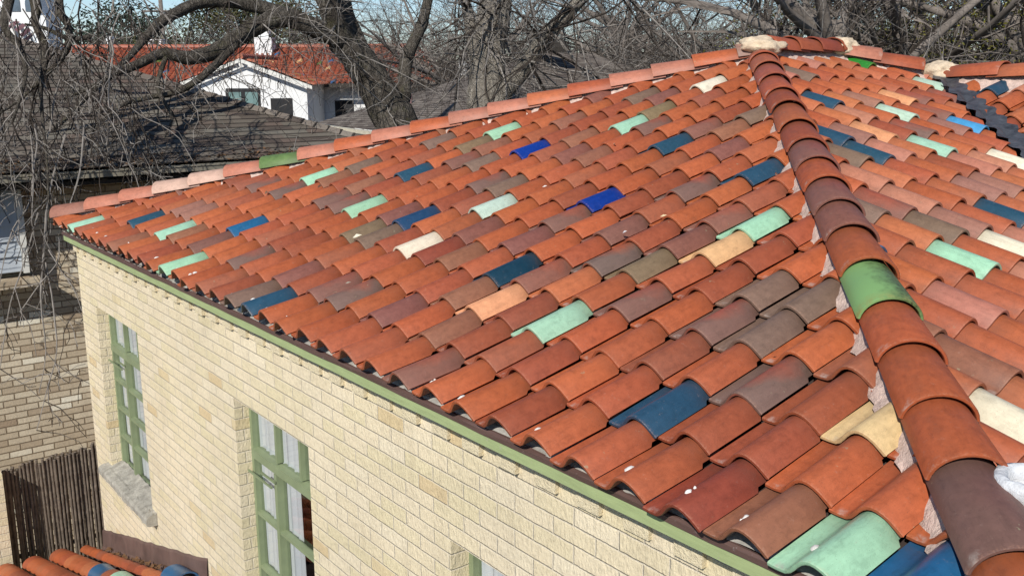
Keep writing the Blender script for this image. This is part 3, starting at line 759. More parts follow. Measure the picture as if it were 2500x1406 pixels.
def window(a, b_, c, d, handle=True):
    y = WY + .098
    f = MB()
    def bar(x0, x1, z0, z1, yy=0, th=.035): f.box((x0, y + yy - .012, z0), (x1, y + yy + th, z1))
    fw = .030
    bar(a, a + fw, c, d); bar(b_ - fw, b_, c, d, 0, .034); bar(a + fw, b_ - fw, d - fw, d, .001); bar(a + fw, b_ - fw, c, c + fw, .001)
    zt = d - .34; wd = b_ - a
    x1 = a + wd * .36; x2 = a + wd * .68
    bar(a + fw, b_ - fw, zt - .025, zt + .025, -.012, .05)
    bar(x1 - .011, x1 + .011, zt + .032, d - fw, .003); bar(x2 - .011, x2 + .011, zt + .032, d - fw, .003)
    bar(x1 - .017, x1 + .017, c + fw, zt - .032, -.010, .045)
    nz = 4; hh = (zt - .032 - c - fw) / nz
    for k in range(1, nz):
        z = c + fw + hh * k
        bar(a + fw, x1 - .026, z - .010, z + .010, .002, .028); bar(x1 + .017, b_ - fw, z - .010, z + .010, -.004, .030)
    # casement stay
    f.box((x1 - .16, y - .04, zt - .075), (x1 + .02, y - .028, zt - .065)); f.box((a + .02, y - .05, zt - .11), (x1 + .0, y - .04, zt - .10))
    f.box((b_ - .11, y - .055, c + .05), (b_ - .05, y - .012, c + .065))
    fr = hb(f, 'window', M_FRAME, house)
    g_ = MB(); g_.add([(a + .02, y + .018, c + .02), (b_ - .02, y + .018, c + .02), (b_ - .02, y + .018, d - .02), (a + .02, y + .018, d - .02)], [(0, 1, 2, 3)])
    hb(g_, 'pane', M_GLASS, fr)
    cu = MB(); V = []; F = []; n = 46
    for k in range(n + 1):
        x = a - .02 + (wd * .56) * k / n
        yy = y + .050 + .022 * math.sin(k * .95) + .012 * math.sin(k * 2.3 + 1)
        V += [(x, yy, d + .05), (x + .01 * math.sin(k), yy + .02, c - .05)]
    for k in range(n): F.append((2*k, 2*k+1, 2*k+3, 2*k+2))
    cu.add(V, F); hb(cu, 'curtain', M_CURT, fr, smooth=True)
    bl = MB(); V = []; n = 24
    for k in range(n + 1):
        x = a + wd * (.36 + .70 * k / n); V += [(x, y + .075 + .006 * math.sin(k * .8), d + .04), (x, y + .075 + .008 * math.sin(k * .8 + .5), d - .40 - .10 * k / n)]
    bl.add(V, [(2*k, 2*k+1, 2*k+3, 2*k+2) for k in range(n)]); hb(bl, 'blind', M_CURT, fr, smooth=True)
    rm = MB(); rm.box((a - .25, y + .05, c - .2), (b_ + .25, y + 1.6, d + .12))
    rm.f = [q[::-1] for q in rm.f if True]
    rm.f.pop(2); rm.mi.pop(2)
    hb(rm, 'room', M_DARK, fr)
    return fr
wobjs = [window(*w_) for w_ in WINS]
# stone sill of the first window
sb = MB(); a, b_, c, d = WINS[0]
V = []; F = []; n = 40
pf = [(.21, c + .045), (.10, c + .012), (.085, c + .01), (.045, c - .002), (.032, c - .02), (.034, c - .062), (.05, c - .075), (.12, c - .078)]
for k in range(n + 1):
    x = a - .10 + (b_ - a + .20) * k / n
    for (y, z) in pf: V.append((x, y + rng.uniform(-.004, .004), z + rng.uniform(-.004, .003)))
mm = len(pf)
for k in range(n):
    for q in range(mm - 1): F.append((k*mm+q, k*mm+q+1, (k+1)*mm+q+1, (k+1)*mm+q))
F.append(tuple(range(mm))[::-1]); F.append(tuple(n*mm+q for q in range(mm)))
sb.add(V, F); hb(sb, 'sill', M_SILL, wobjs[0])

# lower tiled roof over the entry, against the wall
PA = math.atan(.78 / 2.52); pc_, ps = math.cos(PA), math.sin(PA)
lo_o = A3(-.12, .05, -2.87); lu = A3(0, -1, 0); lv = A3(pc_, 0, ps); ln = np.cross(lu, lv); ln = ln if ln[2] > 0 else -ln
lowroof = hb(MB(), 'entry_roof', M_DECK, house)
lt = MB()
def barrel(p0, r0, r1, length, col, up=1):
    V = []; UV = []; nA = 11
    for k, f in enumerate((0, .5, 1)):
        r = r0 + (r1 - r0) * f
        for q in range(nA):
            a = R_(-88 + 176 * q / (nA - 1)); V.append(p0 + lv * length * f + lu * r * math.sin(a) + ln * (up * r * math.cos(a) * .8 + .012 * (1 - f))); UV.append((.5, f * .8 + .1))
        for q in range(nA)[::-1]:
            a = R_(-88 + 176 * q / (nA - 1)); r_ = r - .012; V.append(p0 + lv * length * f + lu * r_ * math.sin(a) + ln * (up * r_ * math.cos(a) * .8 + .012 * (1 - f))); UV.append((.5, .9))
    n2 = 2 * nA; F = []
    for k in range(2):
        for q in range(n2): F.append((k*n2+q, k*n2+(q+1) % n2, (k+1)*n2+(q+1) % n2, (k+1)*n2+q))
    for q in range(nA - 1):
        F.append((q, q+1, n2-2-q, n2-1-q)); F.append((2*n2+q+1, 2*n2+q, 2*n2+n2-1-q, 2*n2+n2-2-q))
    lt.add(V, F, col=col, uv=UV)
for cidx in range(6):
    yy = .09 + cidx * .21
    for j in range(14):
        big = 0 if cidx else 1
        barrel(lo_o + lu * yy + lv * (j * .19) + ln * .02, .088 if cidx else .05, .078 if cidx else .045, .25, tcol(rng.choice(['orange', 'orange3', 'orange', 'deep', 'redorange'])))
        if cidx < 5: barrel(lo_o + lu * (yy + .105) + lv * (j * .19 + .1) - ln * .01, .07, .06, .25, tcol(rng.choice(['orange', 'orange2', 'deep'])), -1)
hb(lt, 'barrel_tiles', M_CLAY, lowroof, smooth=True, sharp=40)
for (pp, cc) in (((.03, 2.30), 'azure'), ((.30, 1.42), 'azure'), ((.30, 1.95), 'mint')):
    lt = MB(); barrel(lo_o + lu * pp[0] + lv * pp[1] + ln * .030, .092, .082, .30, tcol(cc))
    tag(hb(lt, 'glazed_tile', M_GLAZE, lowroof, smooth=True, sharp=40), GLAZED[cc] + ' barrel tile on the low entry roof')
sk = MB(); q0 = [lo_o + lu * a_ + lv * b__ - ln * .06 for a_, b__ in ((-.05, -.05), (1.4, -.05), (1.4, 3.0), (-.05, 3.0))]
sk.add(q0 + [p - A3(0, 0, .12) for p in q0], [(0, 1, 2, 3), (7, 6, 5, 4), (0, 4, 5, 1), (1, 5, 6, 2), (2, 6, 7, 3), (3, 7, 4, 0)])
tmp = sk.build('t', M_DECK); old = lowroof.data; lowroof.data = tmp.data; bpy.data.objects.remove(tmp); bpy.data.meshes.remove(old)
fl = MB(); V = []; F = []
for k in range(31):
    s_ = -.02 + 2.62 * k / 30
    p = A3(-.10, 0, -2.70) + A3(2.52, 0, .78) * (s_ / 2.52)
    wob = rng.uniform(-.004, .004)
    for (dy, dz_) in ((WY - .004, .02), (WY - .012, .0), (WY - .018, -.135), (WY - .03, -.16), (WY - .16, -.19)):
        V.append(p + A3(0, dy + wob, dz_ + wob))
for k in range(30):
    for q in range(4): F.append((k*5+q, k*5+q+1, (k+1)*5+q+1, (k+1)*5+q))
fl.add(V, F); hb(fl, 'wall_flashing', M_FLASH, lowroof)

# dry leaves caught against the flashing
lf = MB()
for _ in range(130):
    s_ = rng.uniform(.3, 2.0); p = lo_o + lu * rng.uniform(-.03, .05) + lv * s_ + ln * rng.uniform(.0, .05)
    a = rng.random() * 6.28; r = rng.uniform(.012, .026); e1 = A3(math.cos(a), math.sin(a), rng.uniform(-.5, .5)) * r; e2 = A3(-math.sin(a), math.cos(a), rng.uniform(-.5, .5)) * r * .6
    lf.add([p - e1, p - e2, p + e1, p + e2], [(0, 1, 2, 3)])
hb(lf, 'leaf_litter', M_DRYLEAF, lowroof)['kind'] = 'stuff'

# brick pier at the far side of the entry roof
pier = MB(); pier.box((-.62, -1.4, -5.8), (-.30, -.585, -2.05))
tag(pier.build('brick_pier', M_BRICK), 'cream brick pier at the lower left edge beside the bamboo screen', 'pier')

# bamboo screen
bs = MB(); 
x0 = -.52; n = 52
for k in range(n):
    y = -.56 + .80 * k / (n - 1) + rng.uniform(-.004, .004)
    zt = -2.11 + .0 * k + rng.uniform(-.03, .03) + .05 * k / n
    r = rng.uniform(.0095, .0135); xx = x0 + (k % 2) * .014 + rng.uniform(-.006, .006)
    pts = []; rad = []
    z = zt; lean = rng.uniform(-.012, .012)
    while z > -3.6:
        f = (zt - z)
        for dz_, rr in ((0, r * 1.25), (-.008, r), (-.16, r)): 
            pts.append((xx, y + lean * (f - dz_), z + dz_)); rad.append(rr)
        z -= rng.uniform(.17, .24)
    bs.tube(pts, rad, 7)
M_BAM = plain('bamboo', (0.17, 0.135, 0.105), 0.8, 0.5, 22, 0.3, 0.3, 40)
scr = bs.build('bamboo_screen', M_BAM, smooth=True)
br = MB()
for z in (-2.35, -2.95, -3.4):
    br = MB(); br.box((x0 - .05, -.58, z), (x0 - .03, .26, z + .035)); br.build('rail', M_SOFFIT, scr)
tag(scr, 'screen of dark vertical bamboo canes between the brick pier and the house corner', 'bamboo screen')

# ------------------------------------------------------------------ neighbour house on the left
NX, NY1, NZ = -1.75, 4.3, .29
nb = empty('shingled_house', (-6, 0, -5.8)); tag(nb, 'brick house with broad weathered grey shingle hip roof behind hanging bare branches', 'house')
nt_ = math.tan(R_(21))
def uvs(pts, O, U, V): return [((np.array(p) - O) @ U, (np.array(p) - O) @ V) for p in pts]
rf = MB()
def roofface(mb, pts, U, V):
    mb.add(pts, [tuple(range(len(pts)))], uv=uvs(pts, np.array(pts[0], float), np.array(U, float), np.array(V, float)))
ca, sa = math.cos(R_(21)), math.sin(R_(21))
HD = 4.6; RX = NX - HD; RZ = NZ + HD * nt_
e0 = (NX, NY1, NZ); e1 = (NX, -9.0, NZ); e2 = (NX - 2*HD, -9, NZ); e3 = (NX - 2*HD, NY1, NZ); r0 = (RX, NY1 - HD, RZ); r1 = (RX, -9 + HD, RZ)
roofface(rf, [e1, e0, r0, r1], (0, 1, 0), (-ca, 0, sa))
roofface(rf, [e0, e3, r0], (-1, 0, 0), (0, -ca, sa))
roofface(rf, [e3, e2, r1, r0], (0, -1, 0), (ca, 0, sa))
roofface(rf, [e2, e1, r1], (1, 0, 0), (0, ca, sa))
nroof = hb(rf, 'roof', M_SHING, nb)
# hip cap shingles
hc = MB()
A_, B_ = A3(*e0), A3(*r0); dd = (B_ - A_); Ln = np.linalg.norm(dd); dd /= Ln
sdv = np.cross(dd, A3(0, 0, 1)); sdv /= np.linalg.norm(sdv)
for k in range(int(Ln / .16)):
    c = A_ + dd * k * .16 + A3(0, 0, .012)
    w_ = .13; dr2 = -.05
    vs = []
    for s_, lz in ((0, .016), (.22, .002)):
        for q in (-1, 0, 1): vs.append(c + dd * s_ + sdv * w_ * q + A3(0, 0, lz + (dr2 if q else 0)))
    hc.add(vs, [(0, 1, 4, 3), (1, 2, 5, 4)], uv=[(k * .23, .02 + .06 * (i > 2)) for i in range(6)])
hb(hc, 'hip_cap', M_SHING2, nroof)
lm = MB()
for _ in range(900):
    y = rng.uniform(-1.5, 4.0); p = A3(NX + rng.uniform(-.22, .02), y, NZ + .02); p[2] = NZ + (NX - p[0]) * nt_ + .012
    a = rng.random() * 6.28; r = rng.uniform(.012, .03); z1 = rng.uniform(-.4, .4)
    e1_ = A3(math.cos(a), math.sin(a), z1) * r; e2_ = A3(-math.sin(a), math.cos(a), -z1) * r * .5
    lm.add([p - e1_, p - e2_, p + e1_, p + e2_], [(0, 1, 2, 3)])
hb(lm, 'leaf_litter', M_DRYLEAF, nroof)['kind'] = 'stuff'
gt = MB(); gt.box((NX, -9, NZ - .085), (NX + .012, NY1 + .02, NZ - .02)); gt.box((NX + .012, -9, NZ - .085), (NX + .08, NY1 + .02, NZ - .078)); gt.box((NX + .08, -9, NZ - .085), (NX + .09, NY1 + .02, NZ - .034)); gt.box((NX + .074, -9, NZ - .034), (NX + .10, NY1 + .02, NZ - .022))
hb(gt, 'gutter', M_GUTT, nb)
sf = MB(); sf.box((NX - 2*HD + .05, -8.9, NZ - .16), (NX - .02, NY1 - .03, NZ - .125)); hb(sf, 'soffit', M_SOFFIT, nb)
NW = -2.25
wl = MB(); wl.box((NX - 2*HD + .5, -8.5, -5.8), (NW, NY1 - .5, NZ - .16)); hb(wl, 'wall', M_NBRICK, nb)
# siding bay with a brick ledge, at the left edge of the view
sg = MB()
yb1 = .08
z = -.70; 
for k in range(6):
    z0 = -.70 + k * .15
    sg.add([(NW + .17, -3, z0), (NW + .17, yb1, z0), (NW + .145, yb1, z0 + .155), (NW + .145, -3, z0 + .155), (NW + .10, -3, z0), (NW + .10, yb1, z0)], [(0, 1, 2, 3), (0, 4, 5, 1)])
sg.box((NW, -3, -.72), (NW + .10, yb1 + .0, .13))
hb(sg, 'siding', M_SIDING, nb)
tr = MB(); tr.box((NW + .05, yb1 + .003, -.72), (NW + .19, yb1 + .055, .13)); hb(tr, 'trim', M_TRIM, nb)
lg = MB(); lg.box((NW + .003, -3, -.84), (NW + .30, .22, -.765)); hb(lg, 'ledge', M_NBRICK, nb)

# ------------------------------------------------------------------ far tiled house
def far_house():
    h = empty('red_tiled_house', (0, 0, 0)); tag(h, 'white stucco house with bright red tile roof and front gable in the distance', 'house')
    u = A3(.61, .79, 0); u /= np.linalg.norm(u); v = A3(.79, -.61, 0)   # along the ridge; towards us
    v = A3(u[1], -u[0], 0)
    D = 42.0
    def pt(px, py, depth): return at(px, py, depth)
    base = pt(735, 205, D)          # eave line
    ez = base[2]
    rl = pt(150, 118, D + 4.2); rr = pt(1015, 118, D + 4.2); rz = rl[2]
    el = pt(-60, 205, D)[:2]; er = pt(1090, 205, D)[:2]
    o2 = np.array([(rl[:2] + rr[:2]) / 2])[0]
    # exact frame: s along u, t along v from the ridge line
    c0 = rl[:2]
    def fr(s_, t_, z): p = c0 + u[:2] * s_ + v[:2] * t_; return (p[0], p[1], z)
    LR = np.linalg.norm(rr[:2] - rl[:2]); T = 4.2
    SEr = (er - c0) @ u[:2]; SEl = -3.6
    mbs = MB(); colb = []
    def tiled(p00, uu, vv, nu, nv, keep=None, wd=.24, ex=.31, mb=mbs):
        """a field of simple S tiles between eave and ridge"""
        uu = np.array(uu); vv = np.array(vv); nn = np.cross(uu, vv)
        if nn[2] < 0: nn = -nn
        pr = [(0, 0), (.07, .0), (.11, .05), (.16, .075), (.21, .05), (.24, .0)]
        for j in range(nv):
            for i in range(nu):
                c = p00 + uu * (i + .5) * wd + vv * (j + .5) * ex
                if keep and not keep(c): continue
                r = rng.random()
                col = lin(*rng.choice([(206, 116, 84), (196, 104, 74), (186, 96, 68), (212, 126, 92)]), K * .62)
                if r < .025: col = lin(*rng.choice([(70, 105, 150), (110, 140, 70), (240, 200, 140), (60, 120, 170)]), K)
                vs = []
                for (s_, lz) in ((0, .05), (ex + .06, .0)):
                    for (a, z) in pr: vs.append(p00 + uu * (i * wd + a) + vv * (j * ex + s_) + nn * (z + lz))
                n_ = len(pr)
                fs = [(k, k+1, n_+k+1, n_+k) for k in range(n_ - 1)]
                vs += [vs[k] - nn * .05 for k in range(n_)]
                fs += [(k+1, k, 2*n_+k, 2*n_+k+1) for k in range(n_ - 1)]
                mb.add(vs, fs, col=(*col, 0), uv=[(.5, .5)] * len(vs))
    slope = A3(*fr(0, 0, rz)) - A3(*fr(0, T, ez)); SL = np.linalg.norm(slope); slope /= SL
    u3 = A3(u[0], u[1], 0)
    # gable position along u
    gs = (pt(584, 140, D - 3)[:2] - c0) @ u[:2]
    gz = pt(584, 140, D - 5)[2]
    gw = 2.75; gT = T + 3.2
    gslope = (gz - ez) / gw
    def keep_main(c):
        q = c[:2] - c0; s_ = q @ u[:2]; t_ = q @ v[:2]
        lim = LR + (SEr - LR) * t_ / T
        if s_ > lim or s_ < SEl * (t_ / T) - .2: return False
        zg = gz - abs(s_ - gs) * gslope
        zm = rz + (ez - rz) * t_ / T
        return zm > zg - .02
    tiled(A3(*fr(SEl, T, ez)), u3, slope, int((SEr - SEl) / .24), int(SL / .31), keep_main)
    # gable roof, two slopes
    for sgn in (-1, 1):
        sl = A3(-sgn * u[0] * gw, -sgn * u[1] * gw, gz - ez); Ls = np.linalg.norm(sl); sl /= Ls
        vv = A3(-v[0], -v[1], 0)
        def keep_g(c, sgn=sgn):
            q = c[:2] - c0; s_ = q @ u[:2]; t_ = q @ v[:2]
            zm = rz + (ez - rz) * t_ / T
            return c[2] > zm - .05
        st_ = A3(*fr(gs + sgn * (gw + .15), gT, ez - .15 * gslope))
        tiled(st_, vv if sgn > 0 else vv, sl, int(6.5 / .24), int((Ls + .15) / .31), keep_g)
    rfo = hb(mbs, 'roof', M_CLAY, h)
    cap = MB()
    def capline(a, b_, r=.12):
        a, b_ = A3(*a), A3(*b_); n_ = max(2, int(np.linalg.norm(b_ - a) / .35))
        for k in range(n_):
            col = lin(*rng.choice([(200, 106, 78), (190, 98, 72), (208, 116, 84)]), K * .62)
            p = a + (b_ - a) * k / n_; q = a + (b_ - a) * (k + 1.1) / n_
            o = len(cap.v); cap.tube([p, q], [r * 1.1, r * .95], 8); cap.c[o:] = [(*col, 0)] * (len(cap.v) - o)
    for a, b_ in ((fr(0, 0, rz + .03), fr(LR, 0, rz + .03)), (fr(LR, 0, rz + .03), fr(SEr, T, ez + .05)), (fr(gs, gT, gz + .06), fr(gs, 1.6, gz + .06))):
        cap = MB(); capline(a, b_); hb(cap, 'ridge_cap', M_CLAY, rfo)
    # body
    bd = MB()
    def quadbox(s0, s1, t0, t1, z0, z1):
        vs = [fr(s0, t0, z0), fr(s1, t0, z0), fr(s1, t1, z0), fr(s0, t1, z0), fr(s0, t0, z1), fr(s1, t0, z1), fr(s1, t1, z1), fr(s0, t1, z1)]
        bd.add(vs, [(0, 3, 2, 1), (4, 5, 6, 7), (0, 1, 5, 4), (1, 2, 6, 5), (2, 3, 7, 6), (3, 0, 4, 7)])
    quadbox(SEl + .8, SEr - .6, -T + .8, T - .9, -5.8, ez - .02)
    quadbox(gs - gw + .2, gs + gw - .2, T - .85, gT - .35, -5.8, ez + .05)
    # gable triangle with thickness
    gv = []
    for t_ in (gT - .35, gT - .65):
        gv += [fr(gs - gw + .2, t_, ez + .053), fr(gs + gw - .2, t_, ez + .053), fr(gs, t_, gz - .10)]
    bd.add(gv, [(0, 1, 2), (5, 4, 3), (0, 3, 4, 1), (1, 4, 5, 2), (2, 5, 3, 0)])
    bk = [fr(SEl, -T, ez), fr(SEr, -T, ez), fr(SEr, T - .02, ez - .01), fr(SEl, T - .02, ez - .01), fr(0, 0, rz - .08), fr(LR, 0, rz - .08)]
    hb(bd, 'wall', M_WHITE, h)
    dk2 = MB(); dk2.add(bk, [(0, 1, 5, 4), (1, 2, 5), (2, 3, 4, 5), (3, 0, 4), (3, 2, 1, 0)])
    hb(dk2, 'roof_deck', M_AWN, rfo)
    fs_ = MB()
    def eb(s0, s1, t0, t1, z0, z1):
        vs = [fr(s0, t0, z0), fr(s1, t0, z0), fr(s1, t1, z0), fr(s0, t1, z0), fr(s0, t0, z1), fr(s1, t0, z1), fr(s1, t1, z1), fr(s0, t1, z1)]
        fs_.add(vs, [(0, 3, 2, 1), (4, 5, 6, 7), (0, 1, 5, 4), (1, 2, 6, 5), (2, 3, 7, 6), (3, 0, 4, 7)])
    eb(SEl, gs - gw, T + .02, T + .10, ez - .16, ez - .0); hb(fs_, 'gutter', M_SOFFIT, h); fs_ = MB(); eb(gs + gw, SEr, T + .02, T + .10, ez - .16, ez - .0)
    hb(fs_, 'gutter', M_SOFFIT, h)
    rk = MB()
    for sgn in (-1, 1):
        a = A3(*fr(gs + sgn * (gw + .1), gT + .02, ez - .1 * gslope - .02)); b_ = A3(*fr(gs, gT + .02, gz - .02))
        dv_ = A3(v[0], v[1], 0) * .05
        vs = [a, b_, b_ - A3(0, 0, .14), a - A3(0, 0, .14)]; vs2 = [p + dv_ for p in vs]
        rk.add(vs + vs2, [(4, 5, 6, 7), (0, 1, 5, 4), (2, 3, 7, 6), (1, 2, 6, 5), (3, 0, 4, 7)])
    hb(rk, 'rake_board', M_TRIM, h)
    # windows of the gable and the long wall
    def win(s0, s1, z0, z1, t_, mat):
        f = MB()
        vs = [fr(s0, t_ + .01, z0), fr(s1, t_ + .01, z0), fr(s1, t_ + .01, z1), fr(s0, t_ + .01, z1)]
        vs2 = [fr(s0, t_ - .1, z0), fr(s1, t_ - .1, z0), fr(s1, t_ - .1, z1), fr(s0, t_ - .1, z1)]
        f.add(vs + vs2, [(0, 1, 2, 3), (0, 4, 5, 1), (1, 5, 6, 2), (2, 6, 7, 3), (3, 7, 4, 0)])
        o = hb(f, 'window', M_DARK, h)
        k_ = MB()
        for q in range(2):
            a = s0 + (s1 - s0) * (.08 + .48 * q); b__ = a + (s1 - s0) * .36
            k_.add([fr(a, t_ + .02, z0 + .08), fr(b__, t_ + .02, z0 + .08), fr(b__, t_ + .02, z1 - .15), fr(a, t_ + .02, z1 - .15)], [(0, 1, 2, 3)])
        hb(k_, 'pane', mat, o)
    win(gs - .75, gs + .65, ez - 1.15, ez - .15, gT - .35, M_TEALGL)
    win(gs + 1.05, gs + 1.95, ez - 1.75, ez - .55, gT - .35, M_DARK)
    win(gs + gw + 3.6, gs + gw + 4.3, ez - 1.75, ez - .75, T - .9, M_DARK)
    win(gs + gw + .25, gs + gw + 1.1, ez - 2.6, ez - .75, T - .9, M_DARK)
    # chimney
    ch = MB()
    cs_ = (pt(640, 90, D + 3)[:2] - c0) @ u[:2]; cz = pt(640, 62, D + 3)[2]
    def cb(s0, s1, t0, t1, z0, z1):
        vs = [fr(s0, t0, z0), fr(s1, t0, z0), fr(s1, t1, z0), fr(s0, t1, z0), fr(s0, t0, z1), fr(s1, t0, z1), fr(s1, t1, z1), fr(s0, t1, z1)]
        ch.add(vs, [(0, 3, 2, 1), (4, 5, 6, 7), (0, 1, 5, 4), (1, 2, 6, 5), (2, 3, 7, 6), (3, 0, 4, 7)])
    zb = pt(640, 92, D + 3)[2]
    cb(cs_ - .40, cs_ + .40, .25, 1.05, rz - .5, zb); cb(cs_ - .27, cs_ + .24, .38, .92, zb + .003, cz)
    hb(ch, 'chimney', M_WHITE, rfo)
    ch2 = MB(); s2 = (pt(393, 100, D + 5)[:2] - c0) @ u[:2]; z2 = pt(393, 98, D + 5)[2]
    ch = ch2
    cb(s2 - .32, s2 + .32, -.6, 0.0, rz - .5, z2 - .28); 
    for a in (-.30, .22): cb(s2 + a, s2 + a + .08, -.6, -.52, z2 - .28, z2 - .06); cb(s2 + a, s2 + a + .08, -.08, 0., z2 - .28, z2 - .06)
    cb(s2 - .36, s2 + .36, -.64, .04, z2 - .057, z2)
    hb(ch2, 'chimney', M_WHITE, rfo)
    return h
far_house()

# ------------------------------------------------------------------ brown shingled house behind the trees
b3 = empty('low_hip_house', (-7.5, 10, -5.8)); tag(b3, 'low house with brown shingle hip roof and cream gutter behind the two trunks', 'house')
ez3 = .185; ex0, ex1, ey0, ey1 = -10.2, -3.6, 7.0, 14.5
ap = A3(*at(1335, 128, 20.5))
r3 = MB()
c00, c10, c11, c01 = (ex0, ey0 + .35, ez3), (ex1, ey0 - .6, ez3), (ex1, ey1, ez3), (ex0, ey1, ez3)
P_ = tuple(ap); P2 = (ap[0] - .6, ap[1] + 1.8, ap[2])
roofface(r3, [c00, c10, P_], (1, 0, 0), (0, .96, .28)); roofface(r3, [c10, c11, P2, P_], (0, 1, 0), (-.95, 0, .3))
roofface(r3, [c11, c01, P2], (-1, 0, 0), (0, -.95, .3)); roofface(r3, [c01, c00, P_, P2], (0, -1, 0), (.95, 0, .3))
rf3 = hb(r3, 'roof', M_SHING2, b3)
vt = MB(); c = ap + A3(.55, -.62, -.02); V = []
for q in range(9):
    a = math.pi * q / 8; V += [c + A3(.30 * math.cos(a), -.05, .26 * math.sin(a)), c + A3(.30 * math.cos(a), .5, .26 * math.sin(a))]
vt.add(V, [(2*q, 2*q+1, 2*q+3, 2*q+2) for q in range(8)] + [tuple(2*q for q in range(9))[::-1]])
hb(vt, 'roof_vent', M_SOFFIT, rf3)
g3 = MB(); pA, pB = A3(*c00), A3(*c10)
for o_, z0, z1, y0 in ((0, -.13, -.075, 0), (0, -.072, -.01, -.03)):
    vs = [pA + A3(0, y0 - .1, z0), pB + A3(0, y0 - .1, z0), pB + A3(0, 0, z0), pA + A3(0, 0, z0), pA + A3(0, y0 - .1, z1), pB + A3(0, y0 - .1, z1), pB + A3(0, 0, z1), pA + A3(0, 0, z1)]
    g3.add(vs, [(0, 3, 2, 1), (4, 5, 6, 7), (0, 1, 5, 4), (1, 2, 6, 5), (2, 3, 7, 6), (3, 0, 4, 7)])
hb(g3, 'gutter', M_CREAMP, b3)
w3 = MB(); w3.box((ex0 + 1.3, ey0 + .9, -5.8), (ex1 - .6, ey1 - .5, ez3 - .14)); hb(w3, 'wall', M_SOFFIT, b3)
ds = MB(); dp = pA + (pB - pA) * .86; ds.tube([dp + A3(0, -.05, -.1), dp + A3(0, .0, -.24), dp + A3(.1, .3, -.42), dp + A3(.12, .55, -.6), dp + A3(.12, .6, -3)], .045, 8); hb(ds, 'downspout', M_CREAMP, b3, smooth=True)
pv = MB(); pp = A3(*at(1000, 232, 19.0)); pv.tube([pp - A3(0, 0, .5), pp, pp + A3(0, 0, .02)], [.05, .05, .04], 10); hb(pv, 'vent_pipe', plain('mauve_pipe', (.28, .17, .17), .7, .2), rf3, smooth=True)

# ------------------------------------------------------------------ white house with arched windows, upper left
wh = empty('white_house', tuple(at(60, 200, 34) * A3(1, 1, 0) + A3(0, 0, -5.8))); tag(wh, 'white house with tall arched windows and striped awning at upper left', 'house')
def wp(px, py, dd=34.0): return at(px, py, dd)
cw = A3(*wp(60, 100)); uu = CR[0] * A3(1, 1, 0); uu /= np.linalg.norm(uu); vv = A3(uu[1], -uu[0], 0)
wb = MB()
def wbox(s0, s1, t0, t1, z0, z1, mb):
    vs = []
    for z in (z0, z1):
        for (s_, t_) in ((s0, t0), (s1, t0), (s1, t1), (s0, t1)): vs.append(A3(cw[0], cw[1], 0) + uu * s_ + vv * t_ + A3(0, 0, z))
    mb.add(vs, [(0, 3, 2, 1), (4, 5, 6, 7), (0, 1, 5, 4), (1, 2, 6, 5), (2, 3, 7, 6), (3, 0, 4, 7)])
zc = cw[2]
wbox(-6, .62, -1.3, 0, -5.8, zc + 3.2, wb); wbox(.623, .80, -1.2, -.02, -5.8, zc + .85, wb); wbox(.2, .86, -1, .05, -5.8, zc - .05, wb)
hb(wb, 'wall', M_WHITE, wh)
def archwin(s0, s1, z0, z1):
    V = []; n_ = 10
    pts = [(s0, z0), (s1, z0)]
    for q in range(n_ + 1):
        a = math.pi * q / n_ ; pts.append(((s0 + s1) / 2 + (s1 - s0) / 2 * math.cos(a), z1 + (s1 - s0) / 2 * math.sin(a) * 1.3))
    f = [A3(cw[0], cw[1], 0) + uu * s_ + vv * .03 + A3(0, 0, z) for s_, z in pts]; bk = [p - vv * .2 for p in f]
    k_ = len(pts); mb = MB(); mb.add(f + bk, [tuple(range(k_))] + [(i, i + k_, (i+1) % k_ + k_, (i+1) % k_) for i in range(k_)])
    return hb(mb, 'window', M_TEALGL2, wh)
M_TEALGL2 = plain('sky_glass', (0.10, 0.13, 0.17), 0.12, 0.6, 2, 0.8)
archwin(-.48, -.02, zc + .98, zc + 1.3); archwin(.16, .45, zc + .98, zc + 1.25)
aw = MB()
for k in range(9):
    a0, a1 = math.pi * k / 9, math.pi * (k + .62) / 9
    c = A3(cw[0], cw[1], zc + .15) - uu * .45
    V = []
    for a in (a0, (a0 + a1) / 2, a1):
        V += [c + uu * .8 * math.cos(a) + A3(0, 0, .55 * math.sin(a)) + vv * .08, c + uu * .8 * math.cos(a) + A3(0, 0, .55 * math.sin(a) - .25) + vv * .75]
    aw.add(V, [(0, 1, 3, 2), (2, 3, 5, 4)])
hb(aw, 'awning', M_AWN, wh)
# thin white chimneys on roofs far off
for (px, py0, py1, dd) in ((271, 90, 116, 50), (1132, 152, 176, 40)):
    c = at(px, py1, dd); zt = at(px, py0, dd)[2]
    mb = MB(); mb.tube([(c[0], c[1], c[2] - 8), (c[0], c[1], zt - .25), (c[0], c[1], zt - .22), (c[0], c[1], zt)], [.16, .16, .21, .21], 10)
    tag(mb.build('chimney_flue', M_WHITE, smooth=False), 'slender white flue ' + ('beyond the red ridge at upper left' if px < 500 else 'just left of the pale trunk'), 'chimney')
# utility pole
c = at(400, 110, 60)
up = MB(); up.tube([(c[0], c[1], -5.8), (c[0], c[1], 5.6)], [.16, .12], 8); ph = CR[0] * A3(1, 1, 0)
pole = tag(up.build('utility_pole', M_TWIGB, smooth=True), 'dark wooden utility pole rising above the red ridge', 'utility pole')
ca_ = MB(); cc_ = A3(c[0], c[1], 4.9); ca_.tube([cc_ - ph * 1.1, cc_ + ph * 1.1], .06, 5); ca_.build('crossarm', M_TWIGB, pole)

